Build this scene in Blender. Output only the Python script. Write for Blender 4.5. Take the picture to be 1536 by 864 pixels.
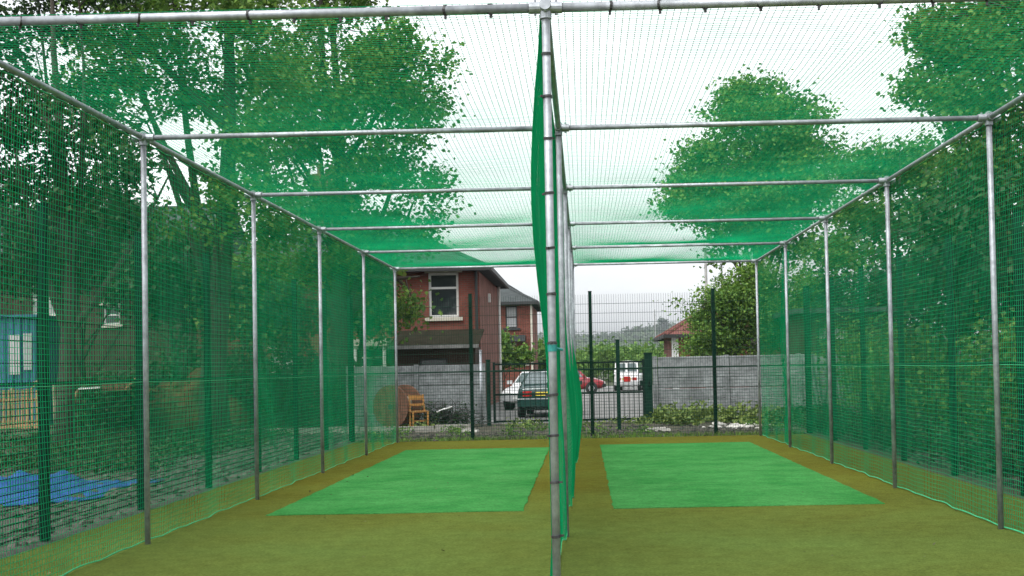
import bpy, math, random
import numpy as np
from mathutils import Vector, Matrix

for o in list(bpy.data.objects):
    bpy.data.objects.remove(o)
SC = bpy.context.scene
COL = SC.collection
R = math.radians

# ------------------------------------------------------------------ camera
YAW, PIT, ROL, PCX, PCY, FPX, EYE = .0182, .0277, .0202, 840.6, 499.8, 1855., 1.486
FW = Vector((-math.sin(YAW) * math.cos(PIT), math.cos(YAW) * math.cos(PIT), math.sin(PIT)))
R0 = Vector((math.cos(YAW), math.sin(YAW), 0))
U0 = R0.cross(FW)
CR = R0 * math.cos(ROL) - U0 * math.sin(ROL)
CU = R0 * math.sin(ROL) + U0 * math.cos(ROL)
cam = bpy.data.cameras.new('camera')
cam.sensor_width = 36
cam.sensor_fit = 'HORIZONTAL'
cam.lens = FPX / 1536 * 36
cam.shift_x = (768 - PCX) / 1536
cam.shift_y = (PCY - 432) / 1536
cam.clip_end = 6000
cam.clip_start = .05
camo = bpy.data.objects.new('camera', cam)
COL.objects.link(camo)
M4 = Matrix((CR, CU, -FW)).transposed().to_4x4()
M4.translation = (0, 0, EYE)
camo.matrix_world = M4
SC.camera = camo


def at(px, py, Y):
    """photo pixel -> point on the plane at distance Y"""
    d = FW + CR * (px - PCX) / FPX - CU * (py - PCY) / FPX
    return Vector((0, 0, EYE)) + d * (Y / d.y)


# ------------------------------------------------------------------ world, sun, exposure
SUN_EL, SUN_AZ = R(58), R(215)      # high, from behind the camera's left shoulder, behind thin cloud
w = bpy.data.worlds.new('World')
SC.world = w
w.use_nodes = True
nt = w.node_tree
nt.nodes.clear()
out = nt.nodes.new('ShaderNodeOutputWorld')
bg = nt.nodes.new('ShaderNodeBackground')
sky = nt.nodes.new('ShaderNodeTexSky')
sky.sky_type = 'NISHITA'
sky.sun_disc = False
sky.sun_elevation = SUN_EL
sky.sun_rotation = SUN_AZ
sky.air_density = 1.0
sky.dust_density = 3.0
hs = nt.nodes.new('ShaderNodeHueSaturation')
hs.inputs['Saturation'].default_value = .10
nt.links.new(sky.outputs[0], hs.inputs['Color'])
tc = nt.nodes.new('ShaderNodeTexCoord')
mp = nt.nodes.new('ShaderNodeMapping')
mp.inputs['Scale'].default_value = (1, 1, 2.6)
nz = nt.nodes.new('ShaderNodeTexNoise')
nz.inputs['Scale'].default_value = 2.2
nz.inputs['Detail'].default_value = 6
nz.inputs['Roughness'].default_value = .5
rp = nt.nodes.new('ShaderNodeValToRGB')
rp.color_ramp.elements[0].position = .32
rp.color_ramp.elements[0].color = (.72, .74, .77, 1)
rp.color_ramp.elements[1].position = .68
rp.color_ramp.elements[1].color = (1.28, 1.28, 1.27, 1)
mx = nt.nodes.new('ShaderNodeMix')
mx.data_type = 'RGBA'
mx.blend_type = 'MULTIPLY'
mx.inputs[0].default_value = 1
nt.links.new(tc.outputs['Generated'], mp.inputs[0])
nt.links.new(mp.outputs[0], nz.inputs['Vector'])
nt.links.new(nz.outputs['Fac'], rp.inputs[0])
nt.links.new(hs.outputs[0], mx.inputs[6])
nt.links.new(rp.outputs[0], mx.inputs[7])
nt.links.new(mx.outputs[2], bg.inputs['Color'])
bg.inputs['Strength'].default_value = .14
nt.links.new(bg.outputs[0], out.inputs[0])

sl = bpy.data.lights.new('sun', 'SUN')
sl.energy = .6
sl.angle = R(25)
sl.color = (1, .97, .92)
so = bpy.data.objects.new('sun', sl)
COL.objects.link(so)
# direction towards the sun for a Nishita sky: rotation 0 is +Y, growing clockwise
sd = Vector((math.sin(SUN_AZ) * math.cos(SUN_EL), math.cos(SUN_AZ) * math.cos(SUN_EL), math.sin(SUN_EL)))
so.rotation_euler = sd.to_track_quat('Z', 'Y').to_euler()

SC.view_settings.view_transform = 'Standard'
SC.view_settings.look = 'None'
SC.view_settings.gamma = 1
SC.view_settings.use_curve_mapping = False
SC.view_settings.exposure = 1.45
SC.render.engine = 'CYCLES'
SC.cycles.max_bounces = 6
SC.cycles.diffuse_bounces = 3
SC.cycles.glossy_bounces = 3
SC.cycles.transmission_bounces = 4
SC.cycles.transparent_max_bounces = 8
SC.cycles.caustics_reflective = False
SC.cycles.caustics_refractive = False
SC.cycles.use_denoising = True
SC.render.film_transparent = False


# ------------------------------------------------------------------ materials
def rgb(r, g, b):
    f = lambda c: (c / 255 / 12.92) if c / 255 <= .04045 else ((c / 255 + .055) / 1.055) ** 2.4
    return (f(r), f(g), f(b))


MATS = {}
ALB = 1.32


def mat(name, c, rough=.7, metal=0., var=.25, scale=6., bump=0., bscale=60., c2=None, spec=.4, detail=4.,
        translucent=0., island=0., stretch=(1, 1, 1), coat=0., grain=0., gscale=50., world=False):
    if name in MATS:
        return MATS[name]
    c = tuple(min(.8, x * ALB) for x in c)
    if c2:
        c2 = tuple(min(.8, x * ALB) for x in c2)
    m = bpy.data.materials.new(name)
    m.use_nodes = True
    n = m.node_tree.nodes
    L = m.node_tree.links
    b = n['Principled BSDF']
    b.inputs['Roughness'].default_value = rough
    b.inputs['Metallic'].default_value = metal
    b.inputs['Specular IOR Level'].default_value = spec
    b.inputs['Coat Weight'].default_value = coat
    tcn = n.new('ShaderNodeTexCoord')
    mpn = n.new('ShaderNodeMapping')
    mpn.inputs['Scale'].default_value = stretch
    if world:
        L.new(n.new('ShaderNodeNewGeometry').outputs['Position'], mpn.inputs[0])
    else:
        L.new(tcn.outputs['Object'], mpn.inputs[0])
    no = n.new('ShaderNodeTexNoise')
    no.inputs['Scale'].default_value = scale
    no.inputs['Detail'].default_value = detail
    no.inputs['Roughness'].default_value = .62
    L.new(mpn.outputs[0], no.inputs['Vector'])
    cr = n.new('ShaderNodeValToRGB')
    lo = tuple(x * (1 - var) for x in c)
    hi = c2 if c2 else tuple(min(1, x * (1 + var)) for x in c)
    cr.color_ramp.elements[0].position = .3
    cr.color_ramp.elements[0].color = (*lo, 1)
    cr.color_ramp.elements[1].position = .7
    cr.color_ramp.elements[1].color = (*hi, 1)
    L.new(no.outputs['Fac'], cr.inputs[0])
    col = cr.outputs[0]
    if grain:
        for gs, ga in ((gscale, grain), (gscale * .16, grain * .5), (.35, grain * .35)):
            g2 = n.new('ShaderNodeTexNoise')
            g2.inputs['Scale'].default_value = gs
            g2.inputs['Detail'].default_value = 3
            L.new(mpn.outputs[0], g2.inputs['Vector'])
            gm = n.new('ShaderNodeMapRange')
            gm.inputs[1].default_value = .3
            gm.inputs[2].default_value = .7
            gm.inputs[3].default_value = 1 - ga
            gm.inputs[4].default_value = 1 + ga
            L.new(g2.outputs['Fac'], gm.inputs[0])
            gx = n.new('ShaderNodeMix')
            gx.data_type = 'RGBA'
            gx.blend_type = 'MULTIPLY'
            gx.inputs[0].default_value = 1
            L.new(col, gx.inputs[6])
            L.new(gm.outputs[0], gx.inputs[7])
            col = gx.outputs[2]
    if island:
        g = n.new('ShaderNodeNewGeometry')
        h = n.new('ShaderNodeHueSaturation')
        mr = n.new('ShaderNodeMapRange')
        mr.inputs[3].default_value = 1 - island
        mr.inputs[4].default_value = 1 + island
        L.new(g.outputs['Random Per Island'], mr.inputs[0])
        L.new(mr.outputs[0], h.inputs['Value'])
        mr2 = n.new('ShaderNodeMapRange')
        mr2.inputs[3].default_value = .5 + island * .06
        mr2.inputs[4].default_value = .5 - island * .06
        L.new(g.outputs['Random Per Island'], mr2.inputs[0])
        L.new(mr2.outputs[0], h.inputs['Hue'])
        L.new(col, h.inputs['Color'])
        col = h.outputs[0]
    L.new(col, b.inputs['Base Color'])
    if bump:
        nb = n.new('ShaderNodeTexNoise')
        nb.inputs['Scale'].default_value = bscale
        nb.inputs['Detail'].default_value = 3
        L.new(mpn.outputs[0], nb.inputs['Vector'])
        bp = n.new('ShaderNodeBump')
        bp.inputs['Strength'].default_value = bump
        bp.inputs['Distance'].default_value = .02
        L.new(nb.outputs['Fac'], bp.inputs['Height'])
        L.new(bp.outputs[0], b.inputs['Normal'])
    if translucent:
        t = n.new('ShaderNodeBsdfTranslucent')
        L.new(col, t.inputs['Color'])
        ms = n.new('ShaderNodeMixShader')
        ms.inputs[0].default_value = translucent
        L.new(b.outputs[0], ms.inputs[1])
        L.new(t.outputs[0], ms.inputs[2])
        L.new(ms.outputs[0], n['Material Output'].inputs[0])
    MATS[name] = m
    return m


def brick_mat(name, c1, c2, mortar, sx=4.44, sy=13.3, planar=True):
    """brick courses from the wall's own coordinates: u runs along the wall, v up"""
    m = bpy.data.materials.new(name)
    m.use_nodes = True
    n = m.node_tree.nodes
    L = m.node_tree.links
    b = n['Principled BSDF']
    b.inputs['Roughness'].default_value = .9
    b.inputs['Specular IOR Level'].default_value = .2
    t = n.new('ShaderNodeTexCoord')
    s = n.new('ShaderNodeSeparateXYZ')
    L.new(t.outputs['Object'], s.inputs[0])
    a = n.new('ShaderNodeMath')
    L.new(s.outputs[0], a.inputs[0])
    L.new(s.outputs[1], a.inputs[1])
    cmb = n.new('ShaderNodeCombineXYZ')
    L.new(a.outputs[0], cmb.inputs[0])
    L.new(s.outputs[2], cmb.inputs[1])
    br = n.new('ShaderNodeTexBrick')
    br.inputs['Scale'].default_value = 1
    br.inputs['Brick Width'].default_value = .225
    br.inputs['Row Height'].default_value = .075
    br.inputs['Mortar Size'].default_value = .008
    br.inputs['Color1'].default_value = (*c1, 1)
    br.inputs['Color2'].default_value = (*c2, 1)
    br.inputs['Mortar'].default_value = (*mortar, 1)
    L.new(cmb.outputs[0], br.inputs['Vector'])
    no = n.new('ShaderNodeTexNoise')
    no.inputs['Scale'].default_value = 1.3
    no.inputs['Detail'].default_value = 5
    L.new(t.outputs['Object'], no.inputs['Vector'])
    rr = n.new('ShaderNodeValToRGB')
    rr.color_ramp.elements[0].position = .3
    rr.color_ramp.elements[0].color = (.62, .60, .58, 1)
    rr.color_ramp.elements[1].position = .7
    rr.color_ramp.elements[1].color = (1.1, 1.1, 1.1, 1)
    L.new(no.outputs['Fac'], rr.inputs[0])
    mm = n.new('ShaderNodeMix')
    mm.data_type = 'RGBA'
    mm.blend_type = 'MULTIPLY'
    mm.inputs[0].default_value = 1
    L.new(br.outputs['Color'], mm.inputs[6])
    L.new(rr.outputs[0], mm.inputs[7])
    L.new(mm.outputs[2], b.inputs['Base Color'])
    bp = n.new('ShaderNodeBump')
    bp.inputs['Strength'].default_value = .5
    bp.inputs['Distance'].default_value = .01
    bp.invert = True
    L.new(br.outputs['Fac'], bp.inputs['Height'])
    L.new(bp.outputs[0], b.inputs['Normal'])
    MATS[name] = m
    return m


NET = mat('green_net_twine', (.004, .325, .135), .9, var=.18, scale=1.2, translucent=.52, spec=.1)
ROPE = mat('pale_green_rope', (.03, .32, .14), .8, var=.25, scale=30)
TURF = mat('olive_turf', (.084, .104, .023), .95, var=.08, scale=.55, c2=(.084, .124, .030), bump=.9, bscale=130, spec=.0, detail=8, grain=.22, gscale=42)
# the carpet's colour turns browner from the run-up towards the far end
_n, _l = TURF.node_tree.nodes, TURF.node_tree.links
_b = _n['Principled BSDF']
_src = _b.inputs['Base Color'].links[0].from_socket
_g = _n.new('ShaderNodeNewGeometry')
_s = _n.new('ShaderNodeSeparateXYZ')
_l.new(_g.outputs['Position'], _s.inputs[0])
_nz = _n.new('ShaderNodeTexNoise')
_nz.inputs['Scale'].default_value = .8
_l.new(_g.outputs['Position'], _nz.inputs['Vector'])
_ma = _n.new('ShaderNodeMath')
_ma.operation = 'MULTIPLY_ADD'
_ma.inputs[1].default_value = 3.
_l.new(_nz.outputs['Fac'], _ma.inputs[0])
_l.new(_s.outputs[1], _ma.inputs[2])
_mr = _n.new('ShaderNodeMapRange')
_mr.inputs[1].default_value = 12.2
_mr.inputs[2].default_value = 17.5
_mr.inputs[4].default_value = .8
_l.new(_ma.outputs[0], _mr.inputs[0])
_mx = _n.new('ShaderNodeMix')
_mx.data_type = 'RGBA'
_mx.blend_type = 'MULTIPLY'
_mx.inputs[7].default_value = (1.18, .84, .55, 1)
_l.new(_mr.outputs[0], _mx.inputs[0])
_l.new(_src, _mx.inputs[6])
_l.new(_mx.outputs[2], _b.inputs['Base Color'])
STRIP = mat('green_batting_turf', (.026, .160, .036), .95, var=.10, scale=1.1, c2=(.056, .205, .058), bump=.9, bscale=130, spec=.0, detail=8, grain=.20, gscale=42)
STEEL = mat('galvanised_steel', (.24, .255, .27), .52, metal=.55, var=.32, scale=5, bump=.05, bscale=90, grain=.15, gscale=30, world=True)
DKPLAS = mat('black_cable_tie', (.02, .02, .02), .5)
TAPE = mat('teal_tape', (.01, .13, .12), .5)
FGREEN = mat('dark_green_paint', (.004, .020, .013), .8, spec=.08, var=.25, scale=5)
FWIRE = mat('dark_green_wire', (.010, .034, .022), .8, spec=.08)
GATEM = mat('black_green_gate_paint', (.005, .013, .010), .8, spec=.08, var=.3, scale=7)
CONC = mat('grey_concrete', (.135, .145, .145), .9, var=.42, scale=2.2, bump=.4, bscale=40, detail=8, grain=.22, gscale=14, world=True)
CONC2 = mat('pale_concrete', (.19, .185, .16), .9, var=.35, scale=4, bump=.4, bscale=40, world=True)
SOIL = mat('dark_soil', (.030, .028, .018), .95, var=.55, scale=5, c2=(.06, .058, .036), bump=1., bscale=25, detail=8)
ASPH = mat('grey_yard_surface', (.13, .13, .125), .9, var=.25, scale=1.6, bump=.4, bscale=40, detail=8)
GRASS = mat('rough_grass', (.020, .034, .011), .95, var=.5, scale=.8, c2=(.042, .050, .022), bump=1., bscale=14, detail=8)
GRAVEL = mat('gravel', (.036, .037, .028), .95, var=.5, scale=8, bump=1., bscale=22, detail=8)
STONE = mat('rubble_stone', (.040, .040, .032), .9, var=.3, scale=3, island=.45)
PALESTONE = mat('pale_rubble', (.36, .35, .32), .9, var=.3, scale=6, island=.3)
LEAF = mat('sycamore_leaf', (.074, .150, .030), .6, var=.3, scale=.5, translucent=.42, island=.40, spec=.25)
LEAFL = mat('lime_green_leaf', (.085, .165, .028), .6, var=.3, scale=.6, translucent=.36, island=.40, spec=.25)
LEAFD = mat('dark_leaf', (.018, .044, .012), .6, var=.3, scale=.5, translucent=.25, island=.40, spec=.25)
LEAFO = mat('olive_leaf', (.066, .098, .020), .6, var=.3, scale=.5, translucent=.30, island=.40, spec=.25)
BARK = mat('bark', (.036, .031, .024), .95, var=.4, scale=7, bump=.8, bscale=18, stretch=(1, 1, .25))
BRICKR = brick_mat('red_brick', (.25, .070, .050), (.18, .054, .040), (.13, .10, .08))
BRICKB = brick_mat('lit_side_brick', (.27, .105, .080), (.22, .086, .066), (.14, .115, .10))  # red brick lightened for side walls, sunlight put into the colour
BRICKL = brick_mat('brown_brick', (.055, .034, .024), (.042, .026, .019), (.05, .042, .035))
SLATE = mat('slate_roof', (.040, .046, .046), .9, spec=.12, var=.3, scale=5, bump=.5, bscale=9, stretch=(.6, 1, 3))
TILE = mat('red_roof_tile', (.10, .036, .030), .85, var=.3, scale=6, bump=.6, bscale=9)
WHITE = mat('white_window_paint', (.52, .52, .50), .5, var=.08, scale=5)
CREAM = mat('cream_stone_sill', (.36, .34, .28), .8, var=.15, scale=5)
DKTRIM = mat('dark_trim', (.018, .020, .020), .6)
GLASS = mat('window_glass', (.018, .024, .026), .06, spec=.7, var=.3, scale=.8)
CURT = mat('net_curtain', (.26, .27, .27), .9, var=.2, scale=8, stretch=(6, 1, 1))
WOOD = mat('pale_timber', (.22, .145, .07), .85, var=.35, scale=5, stretch=(1, 1, 6), bump=.3, bscale=30)
WOODB = mat('brown_timber', (.10, .048, .028), .85, var=.35, scale=6, bump=.3, bscale=30)
WOODG = mat('weathered_timber', (.20, .17, .12), .9, var=.35, scale=6, bump=.3, bscale=30)
ORANGE = mat('orange_wood', (.26, .125, .03), .6, var=.25, scale=8)
BLUE = mat('blue_tarpaulin', (.004, .044, .165), .5, var=.22, scale=4, bump=.3, bscale=30)
BLUEP = mat('blue_painted_metal', (.018, .075, .125), .6, var=.3, scale=2.5)
CARG = mat('dark_green_car_paint', (.006, .035, .030), .25, spec=.5, coat=.6, var=.1)
CARW = mat('white_car_paint', (.78, .79, .80), .3, spec=.5, coat=.5, var=.05)
CARR = mat('red_car_paint', (.20, .008, .014), .28, spec=.5, coat=.5, var=.1)
CARGL = mat('car_glass', (.10, .13, .13), .04, spec=1.0, var=.1)
TYRE = mat('tyre_rubber', (.018, .018, .018), .85)
RIM = mat('wheel_rim', (.42, .43, .44), .4, metal=.6)
LAMPR = mat('red_lamp_lens', (.30, .012, .012), .25, spec=.5)
PLATEY = mat('yellow_plate', (.62, .46, .05), .5)
BUMP = mat('grey_bumper', (.30, .31, .31), .55)
POLEM = mat('grey_pole', (.16, .16, .15), .8, var=.3, scale=6)
HILLM = mat('wooded_hill', (.030, .060, .030), 1., var=.45, scale=.03, c2=(.06, .09, .035), spec=.0, detail=8)
BRUSH = mat('dark_twigs', (.030, .030, .026), .9)
GLEAFM = mat('weed_leaf', (.10, .15, .035), .7, var=.3, scale=2, translucent=.3, island=.4)


# ------------------------------------------------------------------ builders
class MB:
    """collects faces for ONE mesh"""

    def __init__(s):
        s.v = []
        s.f = []

    def add(s, verts, faces):
        k = len(s.v)
        s.v += [tuple(p) for p in verts]
        s.f += [tuple(i + k for i in f) for f in faces]
        return s

    def box(s, x0, x1, y0, y1, z0, z1):
        v = [(x, y, z) for z in (z0, z1) for y in (y0, y1) for x in (x0, x1)]
        return s.add(v, [(0, 2, 3, 1), (4, 5, 7, 6), (0, 1, 5, 4), (2, 6, 7, 3), (0, 4, 6, 2), (1, 3, 7, 5)])

    def bar(s, a, b, w, h, up=(0, 0, 1)):
        a, b = Vector(a), Vector(b)
        d = (b - a).normalized()
        u = Vector(up)
        if abs(d.dot(u)) > .98:
            u = Vector((1, 0, 0))
        x = d.cross(u).normalized() * (w / 2)
        y = x.cross(d).normalized() * (h / 2)
        v = [p + q for p in (a, b) for q in (-x - y, x - y, x + y, -x + y)]
        return s.add(v, [(3, 2, 1, 0), (4, 5, 6, 7), (0, 1, 5, 4), (1, 2, 6, 5), (2, 3, 7, 6), (3, 0, 4, 7)])

    def tube(s, pts, r, n=8, cap=True):
        pts = [Vector(p) for p in pts]
        rs = r if isinstance(r, (list, tuple)) else [r] * len(pts)
        k = len(s.v)
        ref = None
        for i, p in enumerate(pts):
            d = (pts[min(i + 1, len(pts) - 1)] - pts[max(i - 1, 0)])
            d = d.normalized() if d.length > 1e-9 else Vector((0, 0, 1))
            if ref is None:
                ref = Vector((0, 0, 1)) if abs(d.z) < .9 else Vector((1, 0, 0))
            x = d.cross(ref).normalized()
            y = x.cross(d).normalized()
            ref = y.cross(x) if False else ref
            for j in range(n):
                t = 2 * math.pi * j / n
                s.v.append(tuple(p + (x * math.cos(t) + y * math.sin(t)) * rs[i]))
        for i in range(len(pts) - 1):
            for j in range(n):
                a = k + i * n + j
                b = k + i * n + (j + 1) % n
                s.f.append((a, b, b + n, a + n))
        if cap:
            s.f.append(tuple(k + j for j in reversed(range(n))))
            s.f.append(tuple(k + (len(pts) - 1) * n + j for j in range(n)))
        return s

    def build(s, name, m, parent=None, smooth=False):
        me = bpy.data.meshes.new(name)
        me.from_pydata(s.v, [], s.f)
        me.materials.append(m)
        if smooth:
            me.polygons.foreach_set('use_smooth', [True] * len(me.polygons))
        me.update()
        return link(name, me, parent)


def link(name, me, parent=None):
    o = bpy.data.objects.new(name, me)
    COL.objects.link(o)
    if parent:
        o.parent = parent
    return o


def tag(o, label=None, cat=None, group=None, kind=None):
    if label: o['label'] = label
    if cat: o['category'] = cat
    if group: o['group'] = group
    if kind: o['kind'] = kind
    return o


def thing(name, label, cat, loc=(0, 0, 0), rz=0, group=None):
    o = bpy.data.objects.new(name, None)
    o.empty_display_size = .2
    COL.objects.link(o)
    o.location = loc
    o.rotation_euler = (0, 0, rz)
    return tag(o, label, cat, group)


def np_mesh(name, V, F, m, parent=None, smooth=False):
    """fast mesh of equal-sided faces"""
    V = np.asarray(V, np.float32)
    F = np.asarray(F, np.int32)
    k = F.shape[1]
    me = bpy.data.meshes.new(name)
    me.vertices.add(len(V))
    me.vertices.foreach_set('co', V.ravel())
    me.loops.add(F.size)
    me.loops.foreach_set('vertex_index', F.ravel())
    me.polygons.add(len(F))
    me.polygons.foreach_set('loop_start', np.arange(0, F.size, k, dtype=np.int32))
    me.polygons.foreach_set('loop_total', np.full(len(F), k, np.int32))
    if smooth:
        me.polygons.foreach_set('use_smooth', np.ones(len(F), bool))
    me.update(calc_edges=True)
    me.validate()
    me.materials.append(m)
    return link(name, me, parent)


def copy_tree(o, parent=None):
    c = o.copy()
    COL.objects.link(c)
    c.parent = parent
    for ch in [x for x in bpy.data.objects if x.parent == o]:
        copy_tree(ch, c)
    return c


def strands(P, s0, s1, t0, t1, cell, seg, r):
    """all twines of a net over the surface P(s,t) (arrays in, (...,3) out) as thin three-sided cords"""
    Vs, Fs = [], []
    base = 0

    def emit(S, T, r):                         # S,T: (n strands, k points)
        nonlocal base
        Q = P(S, T)
        d = np.gradient(Q, axis=1)
        d /= np.linalg.norm(d, axis=2, keepdims=True) + 1e-9
        ref = np.where(np.abs(d[..., 2:3]) > .8, np.array([1., 0, 0]), np.array([0, 0, 1.]))
        x = np.cross(d, ref)
        x /= np.linalg.norm(x, axis=2, keepdims=True) + 1e-9
        y = np.cross(x, d)
        ring = np.stack([Q + r * (x * math.cos(a) + y * math.sin(a)) for a in (math.pi / 2, math.pi * 7 / 6, math.pi * 11 / 6)], 2)
        n, k = S.shape
        idx = base + np.arange(n * k * 3).reshape(n, k, 3)
        for j in range(3):
            a = idx[:, :-1, j]
            b = idx[:, :-1, (j + 1) % 3]
            c = idx[:, 1:, (j + 1) % 3]
            e = idx[:, 1:, j]
            Fs.append(np.stack([a, b, c, e], -1).reshape(-1, 4))
        Vs.append(ring.reshape(-1, 3))
        base += n * k * 3

    ns = int(round((s1 - s0) / cell))
    nt_ = int(round((t1 - t0) / cell))
    ss = np.linspace(s0, s1, ns + 1)
    tt = np.linspace(t0, t1, nt_ + 1)
    ks = max(2, int((s1 - s0) / seg) + 1)
    kt = max(2, int((t1 - t0) / seg) + 1)
    jr = np.random.default_rng(int(abs(s1 * 31 + t1 * 17)))          # no two meshes quite the same size
    ss[1:-1] += jr.normal(0, .0035, ns - 1)
    tt[1:-1] += jr.normal(0, .0025, nt_ - 1)
    emit(np.repeat(ss[:, None], kt, 1), np.repeat(np.linspace(t0, t1, kt)[None], len(ss), 0), r * .86)
    emit(np.repeat(np.linspace(s0, s1, ks)[None], len(tt), 0), np.repeat(tt[:, None], ks, 1), r)
    return np.concatenate(Vs), np.concatenate(Fs)


# ------------------------------------------------------------------ ground
def sheet(name, m, x0, x1, y0, y1, z, kind='structure'):
    o = MB().add([(x0, y0, z), (x1, y0, z), (x1, y1, z), (x0, y1, z)], [(0, 1, 2, 3)]).build(name, m)
    return tag(o, kind=kind)


TX0, TX1, TY1 = -4.82, 4.58, 25.75
sheet('ground', GRASS, -1400, 1600, -60, 2400, -.012)
sheet('yard', ASPH, -5.5, 40, 33.6, 95, -.004)
sheet('gravel_strip', GRAVEL, -11.5, TX0 - .03, -6, 31, -.005)
sheet('soil_verge', SOIL, TX1 + .03, 7.2, -6, 33.5, -.006)
sheet('soil_bed', SOIL, TX0 - .02, TX1 + .02, TY1 + .03, 33.55, -.003)
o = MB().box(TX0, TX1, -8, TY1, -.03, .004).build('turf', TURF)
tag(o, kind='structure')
for nm, (x0, x1, y0, y1) in {'batting_strip': (-3.33, -.66, 12.86, 22.98), 'batting_strip.001': (.28, 3.10, 12.92, 23.45)}.items():
    # cut edges of the mat wander by a few millimetres
    re_ = random.Random(int(x1 * 100))
    ring = []
    for (ax, ay), (bx_, by_) in (((x0, y0), (x1, y0)), ((x1, y0), (x1, y1)), ((x1, y1), (x0, y1)), ((x0, y1), (x0, y0))):
        k_ = int(max(abs(bx_ - ax), abs(by_ - ay)) / .2)
        for q in range(k_):
            ring.append((ax + (bx_ - ax) * q / k_ + re_.uniform(-.012, .012), ay + (by_ - ay) * q / k_ + re_.uniform(-.012, .012)))
    nr_ = len(ring)
    o = MB().add([(x_, y_, .0045) for x_, y_ in ring] + [(x_, y_, .012) for x_, y_ in ring],
                 [tuple(range(nr_, 2 * nr_))] + [(q, (q + 1) % nr_, nr_ + (q + 1) % nr_, nr_ + q) for q in range(nr_)]).build('batting_strip', STRIP)
    tag(o, 'bright green turf batting strip in the lane ' + ('left' if x0 < -1 else 'right') + ' of the divider net',
        'turf strip', 'batting strips')

# ------------------------------------------------------------------ the cage
XL, XC, XR, HH, Y0C, BAY = -3.87, -.18, 3.60, 3.60, 7.209, 3.66
ROWS = [Y0C + BAY * i for i in range(6)]
cage = thing('practice_cage', 'two lane galvanised steel tube cage frame standing on the olive turf', 'cage frame', (XC, Y0C, 0))
OFF = Vector((XC, Y0C, 0))
TR = .0245


def L(p):
    return Vector(p) - OFF


def tube_mesh(length, r, n=14):
    return MB().tube([(0, 0, 0), (0, 0, length)], r, n)


pm = None
for xi, X in enumerate((XL, XC, XR)):
    for Y in ROWS:
        b = tube_mesh(HH + .02, TR)
        if pm is None:
            o = b.build('post', STEEL, cage, True)
            pm = o.data
        else:
            o = link('post', pm, cage)
        o.location = L((X, Y, 0))
rm = cm = None
for X in (XL, XC, XR):
    for i in range(5):
        if rm is None:
            o = tube_mesh(BAY - .06, TR * .92).build('rail', STEEL, cage, True)
            rm = o.data
        else:
            o = link('rail', rm, cage)
        o.location = L((X, ROWS[i] + .03, HH))
        o.rotation_euler = (-math.pi / 2, 0, 0)
for i, Y in enumerate(ROWS):
    for xa, xb in ((XL, XC), (XC, XR)):
        r_ = .027 if i == 0 else TR * .92
        o = tube_mesh(xb - xa - .06, r_).build('crossbar', STEEL, cage, True)
        o.location = L((xa + .03, Y, HH))
        o.rotation_euler = (0, math.pi / 2, 0)
# clamps: a short sleeve round the post head with sockets along the rails
cl = MB()
cl.tube([(0, 0, -.075), (0, 0, .045)], .040, 14)
cl.tube([(-.11, 0, 0), (.11, 0, 0)], .039, 14)
cl.tube([(0, -.10, 0), (0, .10, 0)], .038, 14)
cl.tube([(.07, 0, -.05), (.07, 0, .055)], .010, 6).tube([(-.07, 0, -.05), (-.07, 0, .055)], .010, 6)
cl.tube([(0, 0, .045), (0, 0, .062)], .030, 14)
co = None
for X in (XL, XC, XR):
    for Y in ROWS:
        if co is None:
            co = cl.build('clamp', STEEL, cage)
            o = co
        else:
            o = link('clamp', co.data, cage)
        o.location = L((X, Y, HH))
        o.scale = (.88, .88, .88)
# black ties on the front post and rail
tie = MB().tube([(0, 0, -.007), (0, 0, .007)], TR + .005, 12).box(.026, .046, -.006, .006, -.006, .006)
to = None
rnd = random.Random(3)
z = .22
while z < 3.45:
    if to is None:
        to = tie.build('cable_tie', DKPLAS, cage)
        o = to
    else:
        o = link('cable_tie', to.data, cage)
    o.location = L((XC, Y0C, z))
    o.rotation_euler = (rnd.uniform(-.12, .12), rnd.uniform(-.12, .12), rnd.uniform(0, 6))
    z += rnd.uniform(.22, .33)
x = XL + .25
while x < XR - .1:
    if abs(x - XC) > .15:
        o = link('cable_tie', to.data, cage)
        o.location = L((x, Y0C, HH))
        o.rotation_euler = (rnd.uniform(0, 6), math.pi / 2 + rnd.uniform(-.1, .1), 0)
        o.scale = (1.12, 1.12, 1)
    x += rnd.uniform(.26, .36)
o = MB().tube([(0, 0, -.02), (0, 0, .02)], TR + .004, 14).tube([(.02, 0, 0), (.06, .01, -.012)], .008, 6).build('tape', TAPE, cage)
o.location = L((XC, Y0C, 1.60))

# ------------------------------------------------------------------ the nets
CELL, TW = .044, .0023
YE = ROWS[-1]


def bayphase(Y):
    return ((Y - Y0C) / BAY) % 1.0


def side_surface(X, sgn, seed):
    def P(S, T):                       # S along Y, T height
        ph = bayphase(S)
        belly = np.sin(ph * math.pi)
        hem = .035 + .02 * np.sin(S * 2.3 + seed) ** 2
        u = T / HH
        x = X + sgn * (.036 + .05 * belly * np.sin(math.pi * u) + .012 * np.sin(S * 1.9 + T * 1.3 + seed) * (1 - u))
        x = x - sgn * (1 - u) ** 6 * (.018 * np.sin(S * 5.1 + seed) * belly)
        z = T * (1 - .004) + (1 - u) * .012 - .010 * belly * u * np.sin(math.pi * u) * 3 + (1 - u) ** 3 * .012 * np.abs(np.sin(S * 4.4 + seed))
        # top edge hangs between the ties
        z = z - (u ** 8) * .012 * np.abs(np.sin(S * math.pi / .3))
        return np.stack([x, S, z], -1)
    return P


def hem_line(P, s0, s1, t, step):
    n = int((s1 - s0) / step)
    S = np.linspace(s0, s1, n)
    return [tuple(p) for p in P(S[None], np.full((1, n), t))[0]]


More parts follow.
